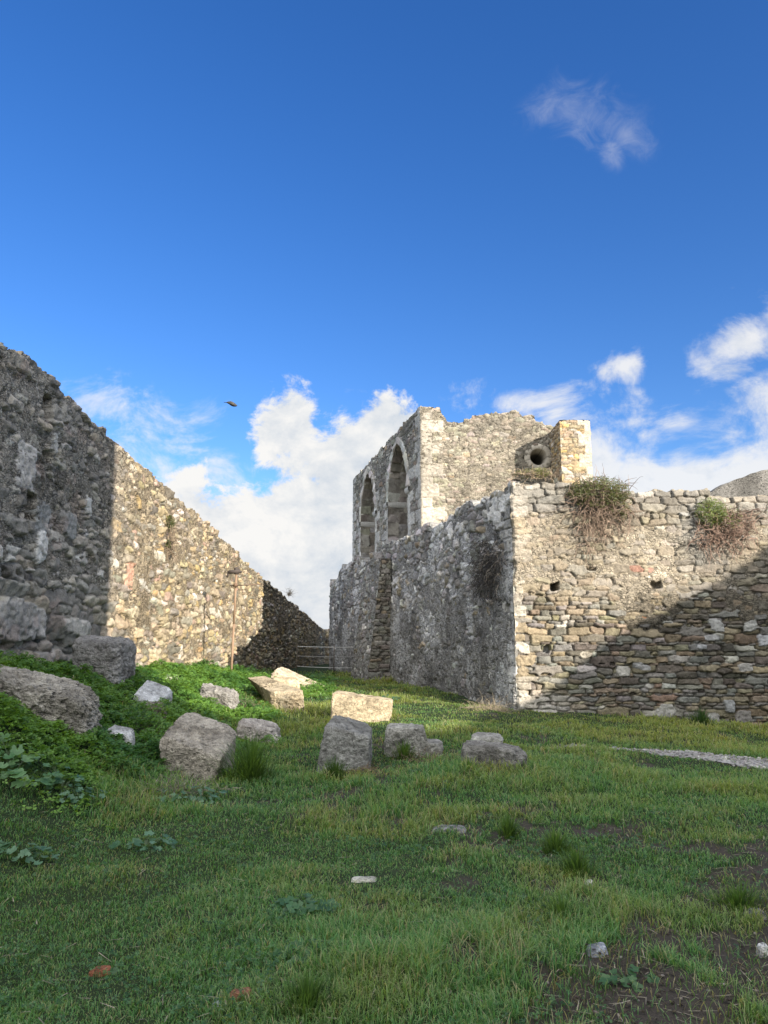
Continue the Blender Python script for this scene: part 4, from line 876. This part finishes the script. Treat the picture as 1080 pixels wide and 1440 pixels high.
def build_grass():
    rng = np.random.default_rng(101)
    x, y = scatter(rng, 430000, 2.9, 36, 1.15)
    dw = x-lw_x(y); wallr = np.where(y > 16.3, x < side_x(y)-.05, True)
    k = (dw > .1) & wallr & (rng.uniform(0, 1, len(x)) > bare(x, y)*.9); x, y = x[k], y[k]
    clov = sstep(3.9, 2.4, x-lw_x(y)+.6*fbm(x*.8, y*.8, 0, 3, 111))*sstep(5.5, 7.5, y)
    k = rng.uniform(0, 1, len(x)) > clov*.85; x, y = x[k], y[k]
    n = len(x); big = fbm(x*.5, y*.5, 0, 3, 112); med = fbm(x*1.7, y*1.7, 0, 3, 113); lod = np.clip((y/4.2)**.95, 1, 6)
    h = (.050+.030*np.clip(big+.5*med, -.8, 1.3))*rng.uniform(.55, 1.5, n)*np.interp(y, [3, 8, 16, 30], [1.1, 1.4, 1.5, 1.6])*np.where((x > .8) & (y < 8), .75, 1.0)
    w = .0042*lod*rng.uniform(.7, 1.3, n)
    dry = (rng.uniform(0, 1, n) < .06+.30*np.clip(bare(x, y)+.4*med, 0, 1))
    ca = np.array([.058, .150, .056]); cb = np.array([.110, .250, .092]); clump = sstep(.15, .6, fbm(x*1.25, y*1.25, 0, 3, 117)+.4*fbm(x*4, y*4, 0, 2, 118))*rng.uniform(.3, 1, n)*sstep(2.2, .8, x)
    h = h*(1+.75*clump)
    yl = np.clip(.14+.5*med+.3*big+.60*sstep(10.5, 13.5, y)-.35*clump, 0, 1)[:, None]
    A = ca*(1-yl)+np.array([.135, .185, .048])*yl; B_ = cb*(1-yl)+np.array([.225, .275, .085])*yl
    A = np.where(dry[:, None], np.array([.20, .18, .10]), A); B_ = np.where(dry[:, None], np.array([.32, .29, .19]), B_)
    tip = np.where(rng.uniform(0, 1, n)[:, None] < .45, np.array([.38, .42, .24]), B_*1.25)
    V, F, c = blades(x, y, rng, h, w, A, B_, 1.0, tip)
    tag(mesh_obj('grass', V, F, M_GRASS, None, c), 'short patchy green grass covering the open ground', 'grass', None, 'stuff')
    # fallen straw
    n = 3000; x, y = scatter(rng, n, 2.9, 16, 1.3); k = (x-lw_x(y) > 2.5) & (rng.uniform(0, 1, n) < .25+.75*bare(x, y)); x, y = x[k], y[k]; n = len(x)
    a = rng.uniform(0, 6.28, n); L = rng.uniform(.03, .12, n); d = np.stack([np.cos(a), np.sin(a)], -1); s = np.stack([-d[:, 1], d[:, 0]], -1)*.0028*np.clip(y/4, 1, 3)[:, None]
    z0 = gz(x, y)+rng.uniform(.008, .03, n); z1 = gz(x, y)+rng.uniform(.008, .03, n); p = np.stack([x, y], -1); e = p+d*L[:, None]
    V = np.stack([np.c_[p-s, z0], np.c_[p+s, z0], np.c_[e+s*.4, z1], np.c_[e-s*.4, z1]], 1).reshape(-1, 3); F = np.arange(4*n).reshape(n, 4)
    tag(mesh_obj('straw', V, F, M_TWIG, None, np.repeat(rng.uniform(.5, 1.2, (n, 1))*np.array([.25, .22, .16]), 4, 0)), 'dry straw and dead stems strewn over bare soil', 'straw', None, 'stuff')
    # clods and crumbs on the bare soil
    n = 9000; x, y = scatter(rng, n, 2.8, 9, 1.4); k = bare(x, y) > rng.uniform(.3, 1, n); x, y = x[k], y[k]
    o = pebbles('soil_crumbs', x, y, rng, (.003, .011), [(3, (.075, .062, .048)), (1, (.11, .095, .075)), (.3, (.25, .23, .2))]); tag(o, 'crumbs of dark soil and grit on the bare patches', 'soil', None, 'stuff')
def leaflets(ctr, nrm, az, size, rng, col, lobes=3, fold=.25, shape=(.0, .75, 1.0)):
    """lobed leaves: per leaf `lobes` heart-shaped leaflets made of two folded halves"""
    n = len(ctr); up = nrm/np.linalg.norm(nrm, axis=1)[:, None]
    t = np.stack([np.cos(az), np.sin(az), 0*az], -1); t = t-up*(t*up).sum(1)[:, None]; t /= np.linalg.norm(t, axis=1)[:, None]; b = np.cross(up, t)
    Vs, Fs, Cs = [], [], []; base = 0
    for k in range(lobes):
        a = 2*np.pi*k/lobes; d = t*np.cos(a)+b*np.sin(a); s = np.cross(up, d); L = size[:, None]
        droop = rng.uniform(-.25, .1, (n, 1))
        p0 = ctr; p1 = ctr+d*L*.62+s*L*.46+up*L*(fold*.5+droop*.5); p2 = ctr+d*L*.95+up*L*(droop); p3 = ctr+d*L*.62-s*L*.46+up*L*(fold*.5+droop*.5)
        Vs.append(np.stack([p0, p1, p2, p3], 1)); kc = rng.uniform(.8, 1.2, (n, 1, 1)); Cs.append(np.repeat(col[:, None]*kc, 4, 1)*np.array([.75, 1.0, 1.1, 1.0])[None, :, None])
    V = np.concatenate(Vs, 1); c = np.concatenate(Cs, 1); m = 4*lobes
    f = np.concatenate([np.array([(4*k, 4*k+1, 4*k+2), (4*k, 4*k+2, 4*k+3)]) for k in range(lobes)]); F = (f[None]+m*np.arange(n)[:, None, None]).reshape(-1, 3)
    return V.reshape(-1, 3), F, c.reshape(-1, 3)
def build_clover():
    rng = np.random.default_rng(121); n = 135000
    u = rng.uniform(0, 1, n); y = 5.8*(30/5.8)**u; x = lw_x(y)+rng.uniform(.05, 4.6, n)
    edge = x-lw_x(y)+.6*fbm(x*.8, y*.8, 0, 3, 111)
    dens = sstep(3.95, 3.0, edge)*sstep(5.8, 7.4, y+.5*fbm(x, y, 0, 2, 7))*sstep(30, 20, y)
    gap = sstep(.55, .9, fbm(x*1.3, y*1.3, 0, 3, 119)); k = rng.uniform(0, 1, n) < dens*(1-.8*gap); x, y = x[k], y[k]; edge = edge[k]; n = len(x)
    hump = .09+.11*fbm(x*1.6, y*1.6, 0, 3, 114)+.10*fbm(x*4.5, y*4.5, 0, 2, 115); hump = np.clip(hump, .02, .38)*sstep(4.1, 3.2, edge)
    lay = 1-rng.uniform(0, 1, n)**2.2*.75; z = gz(x, y)+.015+hump*lay
    nr = np.stack([rng.normal(0, .38, n), rng.normal(-.12, .38, n), np.ones(n)], -1)
    size = rng.uniform(.016, .040, n)*np.interp(y, [6, 10, 26], [1.0, 1.1, 1.8]); v = np.clip(.5+.5*fbm(x*1.1, y*1.1, 0, 3, 116)+rng.normal(0, .18, n), 0, 1)[:, None]
    col = np.array([.040, .115, .026])*(1-v)+np.array([.125, .235, .042])*v
    V, F, c = leaflets(np.stack([x, y, z], -1), nr, rng.uniform(0, 6.28, n), size, rng, col)
    tag(mesh_obj('clover', V, F, M_LEAF, None, c), 'thick carpet of bright green clover over the bank', 'clover', None, 'stuff')
def build_herbs():
    rng = np.random.default_rng(131); n = 26000; x, y = scatter(rng, n, 2.9, 15, 1.35)
    k = (x-lw_x(y) > 1.5) & (fbm(x*1.5, y*1.5, 0, 3, 132)+rng.normal(0, .25, n) > .15) & (path_mask(x, y) < .2) & np.where(y > 16, x < side_x(y), True); x, y = x[k], y[k]; n = len(x)
    nr = np.stack([rng.normal(0, .45, n), rng.normal(-.1, .45, n), np.ones(n)], -1); q = rng.uniform(0, 1, (n, 1))
    col = np.array([.025, .075, .030])*(1-q)+np.array([.075, .165, .060])*q
    V, F, c = leaflets(np.stack([x, y, gz(x, y)+rng.uniform(.01, .055, n)], -1), nr, rng.uniform(0, 6.28, n), rng.uniform(.007, .018, n)*np.clip(y/5, 1, 2), rng, col)
    tag(mesh_obj('herbs', V, F, M_LEAF, None, c), 'small round-leaved herbs mixed through the short grass', 'ground cover', None, 'stuff')
build_grass(); build_clover(); build_herbs()

def tuft(px, py, n, h, rad, seed, label, ca=(.035, .078, .022), cb=(.085, .15, .04), bend=.8):
    p = hit_ground(px, py); rng = np.random.default_rng(seed); n = int(n*.7); r = rad*np.clip(np.abs(rng.normal(0, .42, n)), 0, .85); a = rng.uniform(0, 6.283, n); r = r*(1+.3*np.sin(a*2+seed))
    x, y = p[0]+r*np.cos(a), p[1]+r*np.sin(a); sp = np.clip(.2+r/rad*bend*.8+rng.normal(0, .15, n), .05, 1.3)
    V, F, c = blades(x, y, rng, h*rng.uniform(.3, 1.15, n)*np.clip(1.1-.45*r/rad, .4, 1.1), .006*max(1, (p[1]/5)**.5)*rng.uniform(.7, 1.3, n), np.array(ca), np.array(cb), 1, None, None, a+rng.normal(0, .5, n), sp)
    o = mesh_obj('grass_tuft', V-p, F, M_GRASS, None, c); o.location = p; tag(o, label, 'grass tuft', 'grass tufts')
tuft(352, 1098, 900, .52, .30, 201, 'tall dark grass tuft growing against the big pitted block')
tuft(782, 1200, 500, .20, .17, 202, 'dark grass tuft right of centre, upper of two touching tufts')
tuft(812, 1232, 520, .20, .17, 203, 'dark grass tuft directly behind the pale round pebble')
tuft(790, 1298, 420, .16, .16, 204, 'dark grass tuft in front of the pale round pebble')
tuft(1040, 1280, 600, .18, .24, 205, 'dark grass tuft by the right edge beside a dark grey pebble')
tuft(715, 1178, 420, .20, .12, 206, 'dark grass tuft near the flat grey stone flush with the grass')
tuft(470, 1095, 420, .26, .22, 207, 'grass tuft at the foot of the dark upright block', (.03, .065, .02), (.06, .11, .035))
tuft(568, 1068, 380, .28, .22, 208, 'grass tuft at the foot of the stepped block')
tuft(660, 1086, 300, .16, .2, 209, 'low grass tuft at the left foot of the long dark block')
tuft(985, 1022, 420, .40, .30, 210, 'dark weeds against the foot of the shaded right wall', (.025, .06, .025), (.05, .10, .035))
tuft(430, 1420, 600, .13, .22, 211, 'dark grass tuft at the bottom edge of the lawn')

def mallow(px, py, n, spread, size, hgt, seed, label, col=(.04, .10, .055), col2=(.11, .20, .125)):
    """broad scalloped leaves on stalks from one crown"""
    p = hit_ground(px, py); rng = np.random.default_rng(seed); t = thing('mallow_plant', label, 'plant', p, 'broad-leaved weeds')
    B = Bag(); S = Bag()
    for i in range(int(n*1.7)):
        a = rng.uniform(0, 6.283); r = spread*rng.uniform(.1, 1)**.7; q = np.array([r*math.cos(a), r*math.sin(a)*.8, 0]); q[2] = float(gz(p[0]+q[0], p[1]+q[1]))-p[2]+hgt*rng.uniform(.35, 1)*(1-.4*r/spread)
        nr = np.array([math.cos(a)*.35+rng.normal()*.25, math.sin(a)*.35-.2+rng.normal()*.25, 1]); nr /= np.linalg.norm(nr); tt = np.cross(nr, [0.3, .9, .1]); tt /= np.linalg.norm(tt); bb = np.cross(nr, tt)
        sz = size*.62*rng.uniform(.5, 1.2); m = 20; th = np.linspace(.35, 2*np.pi-.35, m)+rng.uniform(0, 6.28); rr = sz*(1+.13*np.cos(5*(th))+.03*np.cos(15*th)); cup = .25*sz
        rim = q+np.outer(rr*np.cos(th), tt)+np.outer(rr*np.sin(th), bb)+np.outer(cup*(.4+.35*np.cos(5*th)), nr); mid = q+np.outer(.5*rr*np.cos(th), tt)+np.outer(.5*rr*np.sin(th), bb)+np.outer(cup*.25+0*th, nr)
        k = rng.uniform(); c = np.array(col)*(1-k)+np.array(col2)*k; V = np.concatenate([[q], mid, rim])
        Q = [[1+j, 1+m+j, 2+m+j, 2+j] for j in range(m-1)]; T = [[0, 1+j, 2+j] for j in range(m-1)]
        cl = np.concatenate([[c*1.3], np.tile(c, (m, 1)), np.tile(c*1.1, (m, 1))]); B.add(V, Q, T, cl)
        e = np.array([0, 0, 0.0]); w = np.array([.004, 0, 0]); md = (q+e)/2+np.array([0, 0, hgt*.15]); S.add([e-w, e+w, md-w, md+w, q-w*.7, q+w*.7], [[0, 1, 3, 2], [2, 3, 5, 4]], None, (.06, .10, .05))
    B.build('leaves', M_LEAF, t); S.build('stems', M_LEAF, t)
mallow(18, 1098, 40, .42, .085, .34, 301, 'big broad-leaved bluish green mallow at the left edge', (.05, .125, .05), (.13, .23, .11))
mallow(85, 1110, 46, .40, .05, .18, 302, 'bluish broad-leaved weed in front of the clover bank')
mallow(35, 1215, 24, .22, .055, .14, 303, 'small round-leaved weed near the left edge of the lawn')
mallow(205, 1192, 20, .26, .05, .10, 304, 'low spreading weed with pale leaves left of centre')
mallow(430, 1280, 26, .20, .045, .08, 305, 'flat dark broad-leaved weed in the middle of the lawn', (.03, .08, .035), (.07, .15, .07))
mallow(265, 1128, 40, .36, .05, .15, 306, 'straggling weed with pale leaves under the big pitted block')
mallow(430, 1345, 22, .18, .04, .06, 307, 'dark ground-hugging weed low in the middle foreground', (.03, .08, .03), (.06, .13, .05))
mallow(880, 1380, 16, .14, .035, .05, 308, 'little dark weed on the bare soil at lower right', (.035, .085, .035), (.07, .14, .06))
mallow(545, 988, 22, .30, .06, .18, 309, 'dark round-leaved weed in shadow at the foot of the terrace wall', (.04, .09, .05), (.09, .16, .09))

def strands(B, starts, dirs, L, sag, rng, w, col, seg=6, wig=.25):
    """thin tapering twigs as three-sided tubes"""
    n = len(starts); p = starts.copy(); d = dirs/np.linalg.norm(dirs, axis=1)[:, None]; pts = [p.copy()]
    for k in range(seg):
        d = d+rng.normal(0, wig, (n, 3))*.5+np.array([0, 0, -1])*sag/seg*np.ones((n, 1)); d /= np.linalg.norm(d, axis=1)[:, None]; p = p+d*(L/seg)[:, None]; pts.append(p.copy())
    A = np.stack(pts, 1); m = seg+1; rad = w*(1-.8*np.arange(m)/seg)
    ang = np.array([0, 2.094, 4.189]); ring = np.stack([np.cos(ang), .5*np.sin(ang), np.sin(ang)], -1)
    V = A[:, :, None]+ring[None, None]*rad[None, :, None, None]; vi = np.arange(n*m*3).reshape(n, m, 3); Q = []
    for k in range(3): k2 = (k+1) % 3; Q.append(np.stack([vi[:, :-1, k], vi[:, 1:, k], vi[:, 1:, k2], vi[:, :-1, k2]], -1).reshape(-1, 4))
    c = np.repeat(np.asarray(col)[None]*rng.uniform(.55, 1.35, (n, 1)), m*3, 0); B.add(V.reshape(-1, 3), np.concatenate(Q), None, c); return A
def shrub(name, label, face, px, py, twigs, leaves, seed, lc=((.05, .085, .028), (.12, .16, .055)), tc=(.16, .115, .085)):
    """twigs: list of (n, offset u, offset w, spread u, spread w, length, sag, dir(u, w, out)); leaves: list of (n, du, dw, ru, rw, rout, size)"""
    u, w = face.uv(px, py); root = face.pos(np.array(u), np.array(w), np.array(0.03)); rng = np.random.default_rng(seed)
    t = thing(name, label, 'shrub', root, 'plants rooted in the walls'); D3 = np.append(face.D, 0); N3 = np.append(face.N, 0); Z3 = np.array([0, 0, 1.])
    B = Bag()
    for (n, ou, ow, su, sw, L, sag, dr) in twigs:
        st = np.clip(rng.normal(0, 1, (n, 1)), -1.6, 1.6)*su*D3+np.clip(rng.normal(0, 1, (n, 1)), -1.6, 1.6)*sw*Z3+ou*D3+ow*Z3+rng.uniform(-.02, .12, (n, 1))*N3
        di = (dr[0]+rng.normal(0, .75, (n, 1)))*D3+(dr[1]+rng.normal(0, .5, (n, 1)))*Z3+(dr[2]+rng.uniform(-.25, .6, (n, 1)))*N3
        strands(B, st, di, L*rng.uniform(.4, 1.15, n), sag, rng, .0105, np.array(tc)*1.25, 7, .6)
    B.build('twigs', M_TWIG, t)
    if leaves:
        LB = Bag()
        for (n, du, dw, ru, rw, ro, size) in leaves:
            v = rng.normal(0, 1, (n, 3)); v /= np.linalg.norm(v, axis=1)[:, None]; v *= rng.uniform(.25, 1, (n, 1))**.5
            cl = fbm(v[:, 0]*3+seed, v[:, 1]*3, v[:, 2]*3, 2, seed); k = cl > -.35; v = v[k]; cl = cl[k]; n = len(v)
            c = v[:, :1]*ru*D3+v[:, 1:2]*rw*Z3+(np.abs(v[:, 2:])*ro)*N3+du*D3+dw*Z3
            q = np.clip(.4+.5*cl+rng.normal(0, .2, n), 0, 1)[:, None]; col = np.array(lc[0])*(1-q)+np.array(lc[1])*q
            V, F, cc = leaflets(c, rng.normal(0, .6, (n, 3))+N3*.5+Z3*.6, rng.uniform(0, 6.28, n), size*rng.uniform(.6, 1.25, n), rng, col, 2); LB.add(V, None, F, cc)
        LB.build('foliage', M_LEAF, t)
shrub('wall_shrub', 'large half-dead shrub spilling over the terrace wall beside the church pier', BF, 842, 708,
      [(200, 0, .1, .40, .20, .55, .6, (0, .1, .5)), (120, .1, -.25, .34, .2, .5, 1.3, (0, -.4, .3)), (100, -.25, -.55, .22, .32, .5, 1.6, (0, -.7, .2)), (90, .1, .3, .35, .1, .5, .3, (.1, .9, .3))],
      [(2600, 0, .22, .72, .40, .45, .030), (700, -.4, .25, .4, .25, .3, .026), (600, .4, .0, .35, .45, .3, .026)], 401, ((.055, .075, .03), (.15, .165, .075)), (.17, .125, .095))
shrub('wall_shrub', 'brown twiggy shrub with a bright green top near the right end of the terrace wall', BF, 1008, 742,
      [(140, .05, -.05, .36, .24, .55, .9, (.1, -.2, .4)), (130, .3, .05, .25, .2, .6, .6, (.5, .3, .3)), (70, -.1, -.3, .25, .15, .45, 1.3, (-.3, -.5, .2))],
      [(1500, -.15, .30, .36, .38, .38, .028), (350, .2, .2, .4, .35, .3, .024)], 402, ((.06, .10, .03), (.17, .21, .07)), (.19, .13, .10))
shrub('wall_plant', 'small pale green plant on top of the terrace wall corner', BF, 748, 672,
      [(110, 0, .03, .26, .04, .26, .6, (0, .6, .4))], [(520, .02, .08, .46, .13, .2, .024), (200, .2, .1, .2, .14, .2, .028)], 403, ((.09, .105, .04), (.22, .22, .11)), (.22, .17, .12))
shrub('dead_shrub', 'dark leafless shrub clinging to the shaded side of the terrace wall', BS, 690, 790,
      [(260, 0, 0, .5, .35, .6, .9, (0, -.1, .3)), (150, -.1, -.45, .4, .3, .5, 1.2, (0, -.4, .2))], [], 404, tc=(.05, .045, .04))
shrub('wall_plant', 'small plant with dry stalks growing halfway up the sunlit long wall', LW, 236, 748,
      [(90, 0, -.1, .16, .3, .32, 1.2, (0, -.3, .3))], [(240, 0, .25, .25, .2, .12, .035), (70, -.1, -.35, .16, .12, .1, .04)], 405, ((.05, .07, .025), (.11, .13, .05)), (.17, .13, .09))
shrub('wall_plant', 'thin dry bush on top of the long wall where shadow begins', LW, 404, 838,
      [(60, 0, .05, .2, .04, .5, .2, (0, 1.0, .1))], [(40, 0, .3, .3, .2, .2, .03)], 406, ((.12, .11, .07), (.2, .18, .11)), (.2, .17, .13))
# dead brambles among the blocks
def bramble(px, py, n, sx, L, seed, label, col):
    p = hit_ground(px, py); rng = np.random.default_rng(seed); B = Bag(); st = np.stack([rng.normal(0, sx, n), rng.normal(0, sx*.5, n), np.zeros(n)], -1); st[:, 2] = gz(p[0]+st[:, 0], p[1]+st[:, 1])-p[2]
    strands(B, st, np.stack([rng.normal(0, .7, n), rng.normal(0, .5, n), rng.uniform(.3, 1, n)], -1), L*rng.uniform(.4, 1.1, n), 1.5, rng, .0045, col, 7, .4); o = B.build('bramble', M_TWIG); o.location = p; tag(o, label, 'dead weed', 'dead brambles')
bramble(345, 1000, 420, .20, .40, 501, 'grey dead bramble tangle above the low pale stone', (.15, .12, .09))
bramble(215, 1040, 240, .28, .35, 502, 'dark dead bramble behind the big pitted block', (.10, .085, .06))
bramble(255, 1118, 260, .17, .35, 503, 'pale dead stems lying under the big pitted block', (.24, .21, .17))
bramble(690, 998, 240, .22, .45, 504, 'thin dry stalks standing along the terrace wall foot', (.26, .22, .15))
bramble(600, 1070, 150, .18, .26, 505, 'brown dead weed beside the stepped block', (.17, .13, .08))
bramble(505, 1090, 120, .16, .28, 506, 'brown dead weed at the right foot of the dark upright block', (.17, .12, .07))

# ------------------------------------------------------------------ rusty pole, rope fence, bird
def tube(B, a, b, r0, r1=None, col=(.3, .2, .12), n=12, cap=True):
    a, b = np.asarray(a, float), np.asarray(b, float); r1 = r0 if r1 is None else r1; d = (b-a)/np.linalg.norm(b-a); s = np.cross(d, [0.1, .2, 1] if abs(d[2]) < .9 else [1, 0, 0]); s /= np.linalg.norm(s); t = np.cross(d, s)
    th = np.linspace(0, 2*np.pi, n, endpoint=False); c = np.outer(np.cos(th), s)+np.outer(np.sin(th), t); V = np.concatenate([a+c*r0, b+c*r1, [a], [b]])
    Q = [[k, (k+1) % n, n+(k+1) % n, n+k] for k in range(n)]; T = [[2*n, (k+1) % n, k] for k in range(n)]+[[2*n+1, n+k, n+(k+1) % n] for k in range(n)]
    B.add(V, Q, T if cap else None, col)
def build_pole():
    Yp = 21.5; base = P(325, 946, Yp); base[2] = float(gz(base[0], base[1])); topz = P(328, 806, Yp)[2]; H = topz-base[2]
    t = thing('rusty_pole', 'thin rusty iron pole with a crossbar standing in front of the sunlit wall', 'pole', base); rc = (.24, .165, .11)
    B = Bag(); lean = np.array([.05, 0, 0]); tube(B, (0, 0, -.2), lean*.55+np.array([0, 0, H*.5]), .034, .033, rc); tube(B, lean*.55+np.array([0, 0, H*.5]), lean+np.array([0, 0, H]), .033, .031, rc); B.build('post', M_RUST, t)
    zc = P(327, 823, Yp)[2]-base[2]; B = Bag(); tube(B, (-.12, -.06, zc-.02), (.78, -.06, zc+.02), .017, .015, (.12, .085, .06), 8); tube(B, (.05, -.07, zc-.05), (.05, -.07, zc+.05), .06, .06, (.14, .09, .06), 10); B.build('crossbar', M_RUST, t)
    B = Bag(); d = (.055, .045, .04); tube(B, (.05, 0, H-.03), (.05, 0, H+.14), .07, .05, d); tube(B, (-.20, -.02, H+.02), (.16, -.02, H+.06), .05, .06, d, 10); tube(B, (-.17, -.02, H+.04), (-.21, -.02, H-.13), .035, .03, d, 8)
    tube(B, (.12, .0, H+.06), (.20, .0, H+.03), .04, .03, d, 8); tube(B, (-.02, 0, H+.12), (.1, 0, H+.15), .05, .04, d, 8); B.build('lamp_clamp', M_RUST, t)
build_pole()
def build_rope_fence():
    Yf = 30.2; a = P(418, 925, Yf); b = P(516, 925, Yf); za = float(gz(a[0], a[1])); o = np.array([a[0], a[1], za])
    t = thing('rope_fence', 'low three-strand rope barrier across the gap between the two walls', 'fence', o)
    for (px, py0, dx) in ((418, 905, 0), (470, 906, .0)):
        q = P(px, py0, Yf)-o; B = Bag(); g = float(gz(q[0]+o[0], q[1]+o[1]))-za; tube(B, (q[0], 0, g-.1), (q[0], 0, q[2]), .02, .018, (.10, .085, .07), 8); B.build('post', M_RUST, t)
    for (y0, y1, sag, c) in ((909, 910, .02, (.45, .45, .45)), (922.5, 923.5, .025, (.22, .22, .22)), (937, 939, .03, (.40, .40, .40))):
        p, q = P(418, y0, Yf)-o, P(516, y1, Yf)-o; B = Bag(); k = 14; pts = [p+(q-p)*i/k-np.array([0, 0, sag*4*(i/k)*(1-i/k)]) for i in range(k+1)]
        for i in range(k): tube(B, pts[i], pts[i+1], .013, None, c, 6, False)
        B.build('rope', M_ROPE, t)
build_rope_fence()
def build_bird():
    """gliding bird with wings folded against its body, beak to the right"""
    Y = 22.0; s = Y/FPX; c = P(326, 568, Y); t = thing('bird', 'small dark bird gliding across the blue sky', 'bird', c)
    def body(rows, col, seed):
        n = 18; th = np.linspace(0, 2*np.pi, n, endpoint=False); V = []
        for (x, zc, ry, rz, yc) in rows: V.append(np.stack([np.full(n, x), yc+ry*np.cos(th), zc+rz*np.sin(th)], -1))
        m = len(rows); V = np.concatenate(V); Q = [[i*n+k, i*n+(k+1) % n, (i+1)*n+(k+1) % n, (i+1)*n+k] for i in range(m-1) for k in range(n)]; B = Bag(); B.add(V, Q, None, col); return B
    bl = (.018, .018, .02)
    B = body([(-.255, .055, .012, .006, 0), (-.20, .05, .022, .007, 0), (-.135, .035, .022, .012, 0), (-.105, .028, .03, .022, 0), (-.06, .018, .052, .05, 0), (0, 0, .066, .072, 0), (.06, -.022, .06, .066, 0), (.105, -.038, .045, .05, 0), (.135, -.046, .036, .038, 0), (.158, -.055, .02, .02, 0), (.165, -.058, .011, .010, 0), (.19, -.066, .001, .001, 0)], bl, 1)
    B.build('body', M_FEATHER, t)
    for sd in (-1, 1):
        W_ = body([(-.16, .045, .004, .006, sd*.03), (-.10, .035, .008, .028, sd*.05), (-.02, .018, .012, .05, sd*.067), (.05, -.01, .014, .05, sd*.068), (.09, -.022, .006, .02, sd*.055)], (.03, .028, .024), 2); W_.build('wing', M_FEATHER, t)
        e = Bag(); tube(e, (.138, sd*.036, -.036), (.138, sd*.040, -.036), .007, .005, (.30, .22, .08), 8); e.build('eye', M_FEATHER, t)
build_bird()
